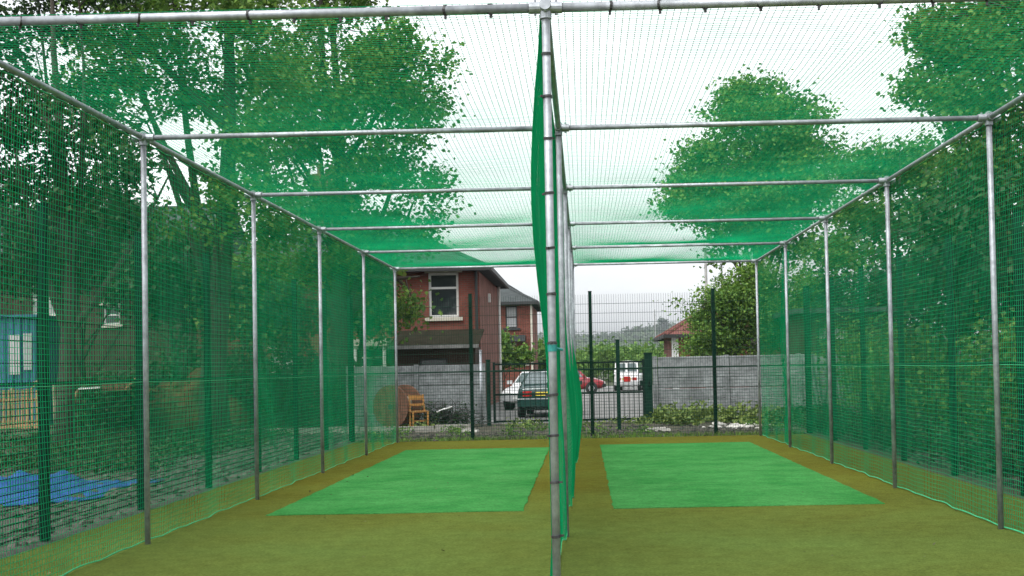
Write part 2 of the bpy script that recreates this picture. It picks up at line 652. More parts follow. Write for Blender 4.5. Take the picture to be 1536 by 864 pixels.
def build_net(name, label, P, s0, s1, t0, t1, ropes, r=TW, cell=CELL):
    t = thing(name, label, 'net', (0, 0, 0))
    V, F = strands(P, s0, s1, t0, t1, cell, .22, r)
    tag(np_mesh('netting', V, F, NET, t), kind='stuff')
    for tt, rr, nm in ropes:
        MB().tube(hem_line(P, s0, s1, tt, .12), rr, 5).build(nm, ROPE, t, True)
    return t


build_net('side_net', 'green mesh net hung along the left side of the cage, before the blue tarpaulin',
          side_surface(XL, -1, .4), Y0C, YE, .0, HH, ((.004, .006, 'hem_rope'), (1.43, .0034, 'seam_rope'), (HH - .002, .006, 'head_rope')))
build_net('side_net', 'green mesh net hung along the right side of the cage, before the hedge',
          side_surface(XR, 1, 2.1), Y0C, YE, .0, HH, ((.004, .006, 'hem_rope'), (1.43, .0034, 'seam_rope'), (HH - .002, .006, 'head_rope')))


def roof_surface(S, T):                # S along Y, T along X
    ph = bayphase(np.clip(S, Y0C + 1e-4, YE - 1e-4))
    lane = np.where(T < XC, (T - XL) / (XC - XL), (T - XC) / (XR - XC))
    belly = np.sin(np.clip(ph, 0, 1) * math.pi) * np.sin(np.clip(lane, 0, 1) * math.pi)
    amp = .045 + .02 * np.sin(S * .9 + T)
    far = np.clip((S - 19) / 6, 0, 1)
    z = HH + .034 - belly * (amp + .07 * far * (T > XC)) - .012 * np.sin(T * 3.3 + S) * belly
    return np.stack([T, S, z], -1)


t = build_net('roof_net', 'green mesh net stretched over the whole roof of the cage', roof_surface, Y0C, YE, XL - .03, XR + .03, (), r=.0020)
for tt in (XL - .03, XR + .03):
    MB().tube(hem_line(roof_surface, Y0C, YE, tt, .2), .007, 5).build('edge_rope', ROPE, t, True)
for S0 in (YE,):
    n = 60
    T = np.linspace(XL - .03, XR + .03, n)
    q = roof_surface(np.full((1, n), S0), T[None])[0]
    MB().tube([tuple(p) for p in q], .008, 5).build('edge_rope', ROPE, t, True)


def divider_surface(S, T):
    u = T / HH
    yy = S - Y0C
    front = np.exp(-(yy / 3.0) ** 2)
    first = np.clip(yy / .5, 0, 1)
    # upper part bellies to the left near the front, lower part sags to the right beyond the second post
    up = np.exp(-((u - .70) / .22) ** 2)
    low = np.exp(-((u - .20) / .24) ** 2)
    d = -.074 * np.exp(-(yy / 3.4) ** 2) * up
    d = d + low * np.clip((yy - 2.6) / 1.6, 0, 1) * (.075 + .05 * np.clip((yy - 4) / 5, 0, 1) + .06 * np.clip((yy - 9) / 6, 0, 1)) * (.78 + .22 * np.sin(yy * 1.05 + .6))
    d = d + .030 * np.exp(-((u - .42) / .10) ** 2) * np.exp(-((yy - 1.2) / 1.2) ** 2)
    d = d + (.016 * np.sin(yy * 2.2 + T * 1.7) * (1 - u ** 2) + .008 * np.sin(yy * 5.7 + T * 3.1) * (1 - u)) * np.clip(.25 + yy / 5, 0, 1)
    d = d * np.clip((1 - u) * 9, 0, 1) ** .6
    d = d - .03 * np.exp(-(yy / .25) ** 2) * np.clip(1 - u * 9, 0, 1)
    z = T * (1 - .006) + (1 - u) * .008 + (1 - u) ** 3 * .05 * np.abs(np.sin(yy * 3.7))
    return np.stack([XC - .032 + d, S, z], -1)


build_net('divider_net', 'slack green mesh net dividing the two lanes along the middle posts', divider_surface,
          Y0C + .01, YE, .0, HH - .02, ((.004, .006, 'hem_rope'), (HH - .022, .006, 'head_rope')))

# gathered end of the side net tied in the last bay on the right
g = MB()
q = []
for i in range(15):
    zz = .03 + i / 14 * 3.5
    q.append((XR + .15 + .03 * math.sin(zz * 2.1), ROWS[4] + 1.15 + .10 * math.sin(zz * 1.3), zz))
k = 0
V_, F_ = [], []
for j in range(26):
    for i, p in enumerate(q):
        a = j / 26 * 2 * math.pi
        rr = (.075 + .03 * math.sin(j * 2.4)) * (1 + .25 * math.sin(i * .9 + j))
        V_.append((p[0] + rr * math.cos(a) * .6, p[1] + rr * math.sin(a) * 2.0, p[2]))
n_ = len(q)
sg = MB()
for j in range(26):
    sg.tube([V_[j * n_ + i] for i in range(n_)], .0028, 3, False)
for i2 in range(0, 70):
    f = i2 / 70 * (n_ - 1)
    i = int(f)
    w_ = f - i
    ring = [tuple(Vector(V_[j * n_ + i]).lerp(Vector(V_[j * n_ + min(i + 1, n_ - 1)]), w_)) for j in list(range(26)) + [0]]
    sg.tube(ring, .0028, 3, False)
tag(sg.build('gathered_net', NET), 'gathered bundle of spare green netting hanging beside the right side net near the far end', 'net')


# ------------------------------------------------------------------ 3 m mesh fence round the cage
FH, SEAM = 3.02, 1.42


def wire_panel(name, a, b, parent):
    a, b = Vector(a), Vector(b)
    d = (b - a)
    ln = d.length
    d.normalize()
    nrm = Vector((d.y, -d.x, 0))
    V, F = [], []
    m = MB()

    def wire(p, q_, r):
        dd = (q_ - p).normalized()
        x = nrm
        y = dd.cross(x)
        m.add([p + x * r, p + y * r - x * r * .5, p - y * r - x * r * .5, q_ + x * r, q_ + y * r - x * r * .5, q_ - y * r - x * r * .5],
              [(0, 1, 4, 3), (1, 2, 5, 4), (2, 0, 3, 5)])
    n = int(ln / .05)
    for i in range(n + 1):
        p = a + d * (ln * i / n)
        wire(p + Vector((0, 0, .06)), p + Vector((0, 0, FH)), .0026)
    z = .08
    while z <= FH:
        for s in (-1, 1):
            wire(a + nrm * s * .008 + Vector((0, 0, z)), b + nrm * s * .008 + Vector((0, 0, z)), .0034)
        if abs(z - SEAM) < .04:
            for dz in (.012, .024):
                wire(a + Vector((0, 0, z + dz)), b + Vector((0, 0, z + dz)), .006)
        z += .067 if z < SEAM - .01 else .2
    return tag(m.build('wire_mesh', FWIRE, parent), kind='stuff')


def fence(label, pts):
    root = thing('mesh_fence', label, 'fence', (pts[0][0], pts[0][1], 0))
    o3 = Vector((pts[0][0], pts[0][1], 0))
    for p in pts:
        m = MB().box(-.036, .036, -.036, .036, 0, FH + .06).box(-.042, .042, -.042, .042, FH + .06, FH + .075)
        o = m.build('post', FGREEN, root)
        o.location = Vector((p[0], p[1], 0)) - o3
    for p, q_ in zip(pts, pts[1:]):
        a, b = Vector((p[0], p[1], 0)) - o3, Vector((q_[0], q_[1], 0)) - o3
        d = (b - a).normalized()
        off = Vector((d.y, -d.x, 0)) * .055
        wire_panel('wire_mesh', a + off, b + off, root)
    return root


YB = 26.25
BX = [-4.93, at(708, 600, YB).x, at(888, 600, YB).x, at(1073, 600, YB).x, 4.72]
fence('dark green wire mesh fence across the far end behind the cage', [(x, YB) for x in BX])
fence('dark green wire mesh fence along the left, beside the blue tarpaulin', [(-4.95, 26.1 - 2.475 * i) for i in range(9)])
fence('dark green wire mesh fence along the right, before the hedge', [(4.74, 26.1 - 2.52 * i) for i in range(9)])

# ------------------------------------------------------------------ gate, panel wall, kerb behind the fence
YG = 32.6
gx0, gx1, gz1 = -2.42, 1.62, 1.60


def gate_leaf(x0, x1, label):
    t = thing('gate_leaf', label, 'gate', (x0, YG, 0), group='leaves of the double gate')
    W = x1 - x0
    for z in (.10, .80, 1.42, gz1):
        MB().box(.0, W, -.022, .022, z - .025, z + .025).build('rail', GATEM, t)
    for x in (.0, W):
        MB().box(x - .03, x + .03, -.03, .03, .05, gz1 + .06).build('stile', GATEM, t)
    n = int(W / .125)
    me = None
    for i in range(1, n):
        if me is None:
            o = MB().box(-.009, .009, -.009, .009, .08, gz1 + .02).build('bar', GATEM, t)
            me = o.data
        else:
            o = link('bar', me, t)
        o.location = (W * i / n, .034, 0)
    MB().box(W - .1, W - .02, -.04, -.025, .95, 1.1).build('latch', GATEM, t)
    return t


mid = at(829, 600, YG).x
gate_leaf(gx0 + .05, mid - .05, 'left leaf of the dark barred gate, before the green car')
gate_leaf(mid + .05, gx1 - .05, 'right leaf of the dark barred gate, before the red and white vehicles')
for x, wd, h, lb in ((gx0 - .10, .10, 1.70, 'slim dark post at the left end of the barred gate'), (gx1 + .08, .20, 1.80, 'stout dark green post at the right end of the barred gate')):
    t = thing('gate_post', lb, 'post', (x, YG, 0), group='gate posts')
    MB().box(-wd / 2, wd / 2, -wd / 2, wd / 2, 0, h).build('shaft', FGREEN, t)
    MB().box(-wd / 2 - .012, wd / 2 + .012, -wd / 2 - .012, wd / 2 + .012, h, h + .03).build('cap', FGREEN, t)
    MB().tube([(0, -wd / 2 - .03, .95), (0, -wd / 2 - .03, 1.1)], .03, 8).build('hinge', GATEM, t)
t = thing('steel_post', 'short dark green post standing between the mesh fence and the barred gate', 'post', (at(928, 600, 29.2).x, 29.2, 0))
MB().box(-.045, .045, -.045, .045, 0, 2.10).build('shaft', FGREEN, t)
MB().box(-.055, .055, -.055, .055, 2.10, 2.12).build('cap', FGREEN, t)
t = thing('steel_post', 'pale grey slim post just left of the barred gate', 'post', (at(722, 600, 31.9).x, 31.9, 0))
MB().tube([(0, 0, 0), (0, 0, 1.95)], .035, 10).build('shaft', STEEL, t, True)
MB().tube([(0, 0, 1.95), (0, 0, 1.98)], .04, 10).build('cap', STEEL, t, True)


def panel_wall(label, x0, x1, Y, h, rows, bay, seed):
    rr = random.Random(seed)
    t = thing('panel_wall', label, 'wall', (x0, Y, 0))
    n = max(1, int(round((x1 - x0) / bay)))
    b = (x1 - x0) / n
    for i in range(n + 1):
        o = MB().box(-.06, .06, -.075, .055, 0, h + .02).build('concrete_post', CONC, t)
        o.location = (b * i, 0, 0)
        o.rotation_euler = (rr.uniform(-.01, .01), rr.uniform(-.012, .012), 0)
    ph = h / rows
    for i in range(n):
        for k in range(rows):
            # rows tapered slightly so the joint reads as a groove
            m = MB()
            W, hh, ch = b - .125, ph - .008, .012
            m.add([(0, -.022, ch), (W, -.022, ch), (W, -.022, hh - ch), (0, -.022, hh - ch),
                   (0, -.005, 0), (W, -.005, 0), (W, -.005, hh), (0, -.005, hh),
                   (0, .025, 0), (W, .025, 0), (W, .025, hh), (0, .025, hh)],
                  [(0, 1, 2, 3), (0, 4, 5, 1), (1, 5, 6, 2), (2, 6, 7, 3), (3, 7, 4, 0), (4, 8, 9, 5), (5, 9, 10, 6), (6, 10, 11, 7), (7, 11, 8, 4), (9, 8, 11, 10)])
            o = m.build('panel', CONC, t)
            o.location = (b * i + .0625, rr.uniform(-.004, .008), ph * k)
            o.rotation_euler = (rr.uniform(-.006, .006), rr.uniform(-.003, .003), 0)
    return t


panel_wall('grey concrete panel wall right of the gate, weeds at its foot', 1.95, 13.6, 33.7, 1.72, 6, 1.94, 4)
panel_wall('grey concrete panel wall left of the gate, behind the cable drum', -6.36, -2.72, 33.4, 1.62, 6, 1.82, 9)

# kerb stones along the back of the soil bed
kr = random.Random(5)
kerb = MB().box(-9.2, -2.9, 29.86, 30.02, -.02, .05).build('kerb', CONC2)
tag(kerb, kind='structure')
x = -9.1
while x < -3.0:
    o = MB().box(0, .88, -.07, .07, .0, .15).build('kerb_stone', CONC2, kerb)
    o.location = (x, 29.94 + kr.uniform(-.015, .015), kr.uniform(-.02, .01))
    o.rotation_euler = (0, 0, kr.uniform(-.015, .015))
    x += .915


# ------------------------------------------------------------------ rubble, weeds, grass
def rocks(name, m, area, n, s0, s1, seed, zfun=None):
    rr = random.Random(seed)
    b = MB()
    for i in range(n):
        x, y = area(rr)
        s = rr.uniform(s0, s1) * rr.uniform(.6, 1.4)
        v = []
        for zz, k in ((-.3, 1.), (.25, .92), (.55, .45)):
            for j in range(5):
                a = j / 5 * 6.283 + rr.uniform(-.4, .4)
                q = s * k * rr.uniform(.7, 1.25)
                v.append((x + q * math.cos(a), y + q * math.sin(a), s * zz * rr.uniform(.8, 1.2)))
        f = [(0 + j, (j + 1) % 5, 5 + (j + 1) % 5, 5 + j) for j in range(5)] + [(5 + j, 5 + (j + 1) % 5, 10 + (j + 1) % 5, 10 + j) for j in range(5)] + [(10, 11, 12, 13, 14)]
        b.add(v, f)
    return b.build(name, m)


o = rocks('rubble', STONE, lambda r: (-5.0 - abs(r.gauss(0, 2.3)), r.uniform(7, 30)), 1700, .012, .085, 1)
tag(o, 'grey rubble and gravel scattered along the left fence', 'rubble', kind='stuff')
o = rocks('rubble', STONE, lambda r: (4.95 + abs(r.gauss(0, .7)), r.uniform(9, 32)), 1300, .02, .07, 2)
tag(o, 'broken stone scattered along the foot of the right fence', 'rubble', kind='stuff')
o = rocks('rubble', STONE, lambda r: (r.uniform(-4.8, 4.6), 25.9 + abs(r.gauss(0, 2.4))), 1200, .015, .06, 3)
tag(o, 'small stones scattered over the dark soil behind the turf', 'rubble', kind='stuff')
o = rocks('rubble', PALESTONE, lambda r: (r.gauss(at(1108, 635, 29.5).x, .35), r.gauss(29.6, .5)), 34, .05, .13, 8)
tag(o, 'small heap of whitish rubble among weeds at right', 'rubble', kind='stuff')
for px, Y, ln, ang, lb in ((987, 28.2, .55, .2, 'whitish plank lying on the soil left of the weeds'), (705, 29.3, .4, -.3, 'pale broken slab lying by the kerb, left of the gate')):
    p = at(px, 640, Y)
    o = MB().box(-ln / 2, ln / 2, -.08, .08, 0, .05).bar((-ln * .45, .02, .055), (ln * .3, -.03, .07), .1, .03).build('broken_slab', PALESTONE)
    o.location = (p.x, Y, 0)
    o.rotation_euler = (0, 0, ang)
    tag(o, lb, 'slab')


def leaves(cent, n_each, sig, size, rng, flat=.0, up=.35, squash=.75):
    """leaf-sized folded blades scattered round cluster centres"""
    C = np.repeat(np.asarray(cent), n_each, 0)
    n = len(C)
    P = C + rng.normal(0, 1, (n, 3)) * sig * np.array([1, 1, squash])
    nr = rng.normal(0, 1, (n, 3))
    nr[:, 2] = np.abs(nr[:, 2]) + up
    nr /= np.linalg.norm(nr, axis=1, keepdims=True)
    d = rng.normal(0, 1, (n, 3))
    d -= nr * (d * nr).sum(1, keepdims=True)
    d /= np.linalg.norm(d, axis=1, keepdims=True)
    e = np.cross(nr, d)
    s = size * rng.uniform(.6, 1.35, (n, 1))
    w_ = rng.uniform(.34, .48, (n, 1))
    a = P - d * s * .5
    t_ = P + d * s * .5
    l = P + e * s * w_ + nr * s * .12 - d * s * .05
    r_ = P - e * s * w_ + nr * s * .12 - d * s * .05
    V = np.stack([a, l, t_, r_], 1).reshape(-1, 3)
    i = np.arange(n) * 4
    F = np.concatenate([np.stack([i, i + 1, i + 2], 1), np.stack([i, i + 2, i + 3], 1)])
    return V, F


def tree(name, label, base, h, crown, leafm, seed, ncl=420, per=46, leaf=.20, trunk_r=.22, sig=.36, lean=(0, 0), group=None, shell=.5, bunch=6.):
    """crown: list of lobes (cx,cy,cz,rx,ry,rz) relative to the base"""
    rng = np.random.default_rng(seed)
    rr = random.Random(seed)
    t = thing(name, label, 'tree', base, 0, group)
    vol = np.array([l[3] * l[4] * l[5] for l in crown])
    cnt = np.maximum(6, (ncl * vol ** .8 / (vol ** .8).sum()).astype(int))
    cent = []
    lobe_of = []
    for li, (l, c) in enumerate(zip(crown, cnt)):
        # boughs first, then leaf clusters bunched round each bough
        nb = max(3, int(c / bunch))
        d = rng.normal(0, 1, (nb, 3))
        d /= np.linalg.norm(d, axis=1, keepdims=True)
        rad = rng.uniform(shell ** 3, 1.0, (nb, 1)) ** (1 / 3) * (1 + rng.normal(0, .08, (nb, 1)))
        bc = np.array(l[:3]) + d * rad * np.array(l[3:]) * .93
        bs = .19 * (l[3] * l[4] * l[5]) ** (1 / 3)
        q_ = bc[rng.integers(0, nb, c)] + rng.normal(0, 1, (c, 3)) * bs * np.array([1, 1, .6])
        cent.append(q_)
        lobe_of += [li] * c
    cent = np.concatenate(cent)
    keep = cent[:, 2] > h * .06
    cent = cent[keep]
    lobe_of = [l for l, k_ in zip(lobe_of, keep) if k_]
    V, F = leaves(cent, per, sig * rng.uniform(.7, 1.25, (len(cent) * per, 1)), leaf, rng)
    np_mesh('crown', V, F, leafm, t)
    # trunk
    top = Vector((lean[0], lean[1], h * .80))
    tp = []
    for i in range(9):
        f = i / 8
        tp.append(Vector((lean[0] * f + .12 * math.sin(f * 5 + seed), lean[1] * f + .1 * math.cos(f * 4 + seed), h * .80 * f)))
    tp[0] = Vector((0, 0, -.1))
    MB().tube(tp, [trunk_r * (1.25 if i == 0 else 1) * (1 - .8 * i / 8) for i in range(9)], 9).build('trunk', BARK, t, True)
    # limbs, one set for each lobe, then twigs to the leaf clusters
    lb = MB()
    nodes = []
    for li, l in enumerate(crown):
        for k_ in range(2):
            f = rr.uniform(.28, .75)
            st = tp[0].lerp(tp[8], f) if False else tp[min(8, int(f * 8))]
            en = Vector(l[:3]) + Vector((rr.gauss(0, .45) * l[3], rr.gauss(0, .45) * l[4], rr.uniform(-.1, .5) * l[5]))
            m1 = st.lerp(en, .5) + Vector((rr.gauss(0, .2), rr.gauss(0, .2), -.12 * (en - st).length * rr.uniform(.2, 1.2)))
            pts = []
            for i in range(7):
                s_ = i / 6
                pts.append(st * (1 - s_) ** 2 + m1 * 2 * s_ * (1 - s_) + en * s_ * s_)
            r0 = trunk_r * rr.uniform(.3, .5)
            lb.tube(pts, [r0 * (1 - .85 * i / 6) for i in range(7)], 6, False)
            nodes += pts[2:]
    N = np.array([tuple(p) for p in nodes])
    for c in cent[::3]:
        dd = ((N - c) ** 2).sum(1)
        p = Vector(N[dd.argmin()])
        c_ = Vector(c)
        mm = p.lerp(c_, .5) + Vector((rr.gauss(0, .12), rr.gauss(0, .12), rr.gauss(0, .12)))
        lb.tube([p, mm, c_], [.020, .013, .005], 4, False)
    lb.build('limbs', BARK, t, True)
    return t


def px_lobe(px, py, Y, rx, rz, base, ry=None):
    p = at(px, py, Y)
    k = Y / FPX
    return (p.x - base[0], p.y - base[1], p.z - base[2], rx * k, (ry or rx) * k, rz * k)


# left group
bA = (at(322, 640, 30).x, 30, 0)
tree('sycamore_tree', 'tall sycamore at left, trunk seen behind the second left cage post', bA, 15,
     [px_lobe(330, 60, 30, 150, 110, bA), px_lobe(250, -80, 30, 150, 120, bA), px_lobe(200, 170, 30, 110, 70, bA), px_lobe(400, 210, 29.5, 90, 80, bA),
      px_lobe(330, 340, 29, 110, 60, bA), px_lobe(150, 20, 30, 100, 90, bA)],
     LEAFL, 11, ncl=560, per=50, leaf=.13, trunk_r=.34, sig=.27, lean=(.5, 0))
bB = (at(515, 640, 36).x, 36.5, 0)
tree('sycamore_tree', 'tall leafy sycamore reaching in front of the red brick house', bB, 15,
     [px_lobe(500, 110, 36, 130, 110, bB), px_lobe(585, 200, 36, 95, 85, bB), px_lobe(470, 260, 36, 130, 80, bB), px_lobe(520, -40, 36, 95, 90, bB),
      px_lobe(610, 310, 36, 70, 45, bB), px_lobe(595, 90, 36, 85, 60, bB), px_lobe(610, 440, 36, 35, 55, bB), px_lobe(430, 150, 37, 90, 100, bB),
      px_lobe(480, 370, 36, 95, 45, bB), px_lobe(640, 345, 36, 42, 32, bB), px_lobe(570, 350, 36, 70, 40, bB)],
     LEAFL, 23, ncl=700, per=52, leaf=.14, trunk_r=.36, sig=.28, lean=(-.3, 0))
bC = (at(95, 640, 26).x, 26, 0)
tree('dark_tree', 'dark spreading tree at the far left edge behind the left net', bC, 12,
     [px_lobe(60, 180, 26, 140, 75, bC), px_lobe(140, 260, 26, 110, 60, bC), px_lobe(0, 60, 27, 110, 75, bC), px_lobe(-40, 300, 26, 110, 90, bC), px_lobe(120, -60, 26, 130, 60, bC),
      px_lobe(60, 390, 27, 130, 50, bC)],
     LEAFD, 31, bunch=4, ncl=370, per=48, leaf=.12, trunk_r=.20, sig=.27)
# the bush mass behind the left net, below the crowns
for i, (px, py, Y, rx, rz, m_, lb) in enumerate((
        (260, 400, 40, 95, 60, LEAFD, 'dark bushy tree in front of the terrace, left of the sycamore trunk'),
        (395, 430, 39, 60, 65, LEAF, 'mid green bushy tree behind the third left cage post'),
        (130, 345, 42, 130, 60, LEAFD, 'broad dark tree behind the blue shed, hiding the terrace roof'),
        (545, 410, 41, 45, 60, LEAFO, 'olive bushy tree growing against the left part of the brick house'))):
    b_ = (at(px, 600, Y).x, Y, 0)
    tree('bushy_tree', lb, b_, 5, [px_lobe(px, py, Y, rx, rz, b_), px_lobe(px - rx * .5, py + rz * .8, Y, rx * .7, rz * .6, b_), px_lobe(px + rx * .45, py + rz * .9, Y, rx * .6, rz * .6, b_)],
         m_, 50 + i, bunch=2, ncl=150 if rx < 120 else 300, per=44, leaf=.19, trunk_r=.13)

# right group
b1 = (at(1140, 640, 48).x, 48, 0)
tree('lime_tree', 'tall domed tree standing alone against the sky, right of the divider', b1, 14,
     [px_lobe(1130, 195, 48, 85, 65, b1), px_lobe(1075, 262, 48, 85, 50, b1), px_lobe(1198, 245, 48, 68, 55, b1), px_lobe(1035, 292, 48, 52, 30, b1), px_lobe(1125, 300, 48, 120, 50, b1),
      px_lobe(1128, 152, 48, 55, 34, b1), px_lobe(1130, 365, 48, 75, 40, b1)],
     LEAFL, 61, bunch=4, ncl=640, per=70, leaf=.16, trunk_r=.28, sig=.33)
b2 = (at(1340, 640, 43).x, 43, 0)
tree('lime_tree', 'rounded tree with sky gaps between the domed tree and the right front tree', b2, 11,
     [px_lobe(1320, 245, 43, 70, 45, b2), px_lobe(1390, 250, 43, 60, 60, b2), px_lobe(1280, 270, 43, 40, 35, b2), px_lobe(1330, 330, 43, 90, 40, b2), px_lobe(1250, 400, 42, 70, 40, b2)],
     LEAF, 67, ncl=330, per=50, leaf=.15, trunk_r=.2, sig=.31)
b3 = (at(1520, 640, 30).x, 30, 0)
tree('sycamore_tree', 'large tree filling the upper right corner above the right net', b3, 14,
     [px_lobe(1470, 70, 30, 95, 75, b3), px_lobe(1420, 110, 30, 60, 50, b3), px_lobe(1560, 20, 30, 110, 110, b3), px_lobe(1480, 165, 30, 90, 50, b3), px_lobe(1420, 30, 30, 55, 45, b3),
      px_lobe(1530, 240, 30, 110, 60, b3), px_lobe(1660, 120, 30, 120, 110, b3)],
     LEAF, 71, ncl=520, per=62, sig=.29, leaf=.135, trunk_r=.26)
b4 = (at(1440, 640, 24).x, 24, 0)
tree('dark_tree', 'dark leafy tree close behind the right net beneath the corner tree', b4, 6.5,
     [px_lobe(1420, 360, 24, 100, 70, b4), px_lobe(1510, 330, 24, 90, 80, b4), px_lobe(1460, 440, 23.5, 120, 60, b4), px_lobe(1560, 420, 23, 90, 80, b4)],
     LEAFD, 73, bunch=3, ncl=280, per=28, leaf=.16, trunk_r=.15, sig=.30)
b5 = (at(1085, 640, 41).x, 41, 0)
tree('leafy_tree', 'light green bushy tree behind the right concrete wall beside the tiled bungalow', b5, 5.2,
     [px_lobe(1080, 470, 41, 48, 48, b5), px_lobe(1120, 440, 41, 42, 45, b5), px_lobe(1065, 510, 41, 45, 28, b5), px_lobe(1130, 500, 41, 50, 40, b5), px_lobe(1170, 450, 41, 55, 55, b5)],
     LEAFL, 79, bunch=3, ncl=380, per=80, leaf=.10, trunk_r=.15, sig=.25)
b6 = (at(1290, 640, 42).x, 42, 0)
tree('dark_tree', 'shadowy tree behind the middle posts of the right net', b6, 6,
     [px_lobe(1290, 450, 42, 90, 50, b6), px_lobe(1230, 480, 42, 60, 50, b6), px_lobe(1360, 470, 42, 70, 55, b6)],
     LEAFD, 83, bunch=3, ncl=200, per=32, leaf=.17, trunk_r=.14, sig=.32)


def hedge(name, label, pts, w, h, m, seed, ncl, per, leaf):
    rng = np.random.default_rng(seed)
    a, b = np.array(pts[0]), np.array(pts[1])
    f = rng.uniform(0, 1, (ncl, 1))
    c = a + (b - a) * f
    dv = (b - a) / np.linalg.norm(b - a)
    nv = np.array([dv[1], -dv[0]])
    c2 = c + nv * rng.uniform(-w, w, (ncl, 1))
    z = h * (rng.uniform(0, 1, (ncl, 1)) ** .8) * (1 + .22 * np.sin(f * 23 + seed) + .12 * np.sin(f * 57))
    V, F = leaves(np.concatenate([c2, z], 1), per, rng.uniform(.16, .34, (ncl * per, 1)), leaf, rng)
    V[:, 2] = np.maximum(V[:, 2], .0)
    t = thing(name, label, 'hedge', (pts[0][0], pts[0][1], 0))
    V = V - np.array([pts[0][0], pts[0][1], 0])
    np_mesh('foliage', V, F, m, t)
    rr = random.Random(seed)
    for i in range(14):
        st = MB()
        q_ = rr.random()
        p = Vector((*(b - a) * q_, 0)) + Vector((rr.uniform(-w, w) * .5, rr.uniform(-w, w) * .5, 0))
        st.tube([p + Vector((0, 0, -.03)), p + Vector((rr.gauss(0, .15), rr.gauss(0, .15), h * .5)), p + Vector((rr.gauss(0, .3), rr.gauss(0, .3), h * .9))], [.04, .03, .01], 5)
        st.build('stem', BARK, t)
    return t


hedge('hedge', 'dark green hedge running along the ground behind the right fence', ((7.6, 10.), (7.1, 33.)), .7, 1.9, LEAF, 5, 620, 46, .11)
hedge('hedge', 'low dark hedge across the rough ground behind the blue tarpaulin', ((-13.6, 33.2), (-11.9, 33.2)), .5, 1.3, LEAFD, 6, 90, 44, .12)

hedge('hedge', 'dark overgrown hedge continuing left from the end of the left concrete wall', ((-13.2, 36.8), (-6.9, 34.2)), .6, 1.9, LEAFD, 8, 330, 44, .13)


def weeds(name, label, spots, m, seed, size, per, kind='stuff'):
    rng = np.random.default_rng(seed)
    Vs, Fs, k = [], [], 0
    for (x, y, r, h) in spots:
        c = np.stack([rng.normal(x, r, 14), rng.normal(y, r * .7, 14), rng.uniform(.02, h, 14)], 1)
        V, F = leaves(c, per, .09, size, rng, up=.2)
        V[:, 2] = np.abs(V[:, 2])
        Vs.append(V)
        Fs.append(F + k)
        k += len(V)
    o = np_mesh(name, np.concatenate(Vs), np.concatenate(Fs), m)
    return tag(o, label, 'plants', kind=kind)


rw = random.Random(12)
weeds('weeds', 'leafy green weeds along the foot of the right concrete wall',
      [(rw.uniform(1.9, 4.9), rw.uniform(30.4, 33.2), .16, rw.uniform(.15, .45)) for i in range(20)] + [(at(px, 600, 31.5).x, 31.5, .2, h_) for px, h_ in ((1018, .3), (1040, .55), (1085, .3), (1118, .45))],
      GLEAFM, 3, .10, 11)
weeds('weeds', 'sparse low weeds on the dark soil behind the turf',
      [(rw.uniform(-4.7, 4.5), rw.uniform(26.6, 30), .15, rw.uniform(.03, .09)) for i in range(18)], LEAF, 4, .06, 6)
weeds('weeds', 'small weeds between the gate posts and the kerb', [(rw.uniform(-6, 1.8), rw.uniform(30.2, 32.4), .15, rw.uniform(.03, .1)) for i in range(14)], GLEAFM, 5, .07, 6)
weeds('weeds', 'green undergrowth at the foot of the right fence', [(5.3 + abs(rw.gauss(0, .6)), rw.uniform(9, 32), .22, rw.uniform(.1, .5)) for i in range(150)], LEAFD, 6, .08, 9)
weeds('weeds', 'rough grass tufts on the ground beyond the left fence', [(-7.0 - abs(rw.gauss(0, 4)), rw.uniform(18.6, 32), .25, rw.uniform(.05, .18)) for i in range(220)], LEAFD, 7, .06, 9)

# blades along the front of the soil bed
rg = np.random.default_rng(9)
n = 2600
P = np.stack([rg.uniform(TX0, TX1, n), 25.8 + np.abs(rg.normal(0, .22, n)), np.zeros(n)], 1)
hh = rg.uniform(.03, .12, (n, 1))
dx = rg.normal(0, 1, (n, 3)) * .03
a_ = rg.uniform(0, 6.28, n)
wv = np.stack([np.cos(a_), np.sin(a_), np.zeros(n)], 1) * .008
tipv = P + dx
tipv[:, 2] = hh[:, 0]
V = np.stack([P - wv, P + wv, tipv], 1).reshape(-1, 3)
o = np_mesh('grass_fringe', V, np.arange(n * 3).reshape(-1, 3), LEAFL)
tag(o, 'thin fringe of grass along the far edge of the turf', 'grass', kind='stuff')


# ------------------------------------------------------------------ houses
def wall_face(m, axis, c, th, u0, u1, z0, z1, holes):
    """boxes that leave the window openings free; axis 'x': wall along x at y=c..c+th, 'y': wall along y at x=c-th..c"""
    us = sorted({u0, u1, *[h[0] for h in holes], *[h[1] for h in holes]})
    zs = sorted({z0, z1, *[h[2] for h in holes], *[h[3] for h in holes]})
    for i in range(len(us) - 1):
        for k in range(len(zs) - 1):
            um, zm = (us[i] + us[i + 1]) / 2, (zs[k] + zs[k + 1]) / 2
            if any(h[0] < um < h[1] and h[2] < zm < h[3] for h in holes):
                continue
            if axis == 'x':
                m.box(us[i], us[i + 1], c, c + th, zs[k], zs[k + 1])
            else:
                m.box(c - th, c, us[i], us[i + 1], zs[k], zs[k + 1])
    return m


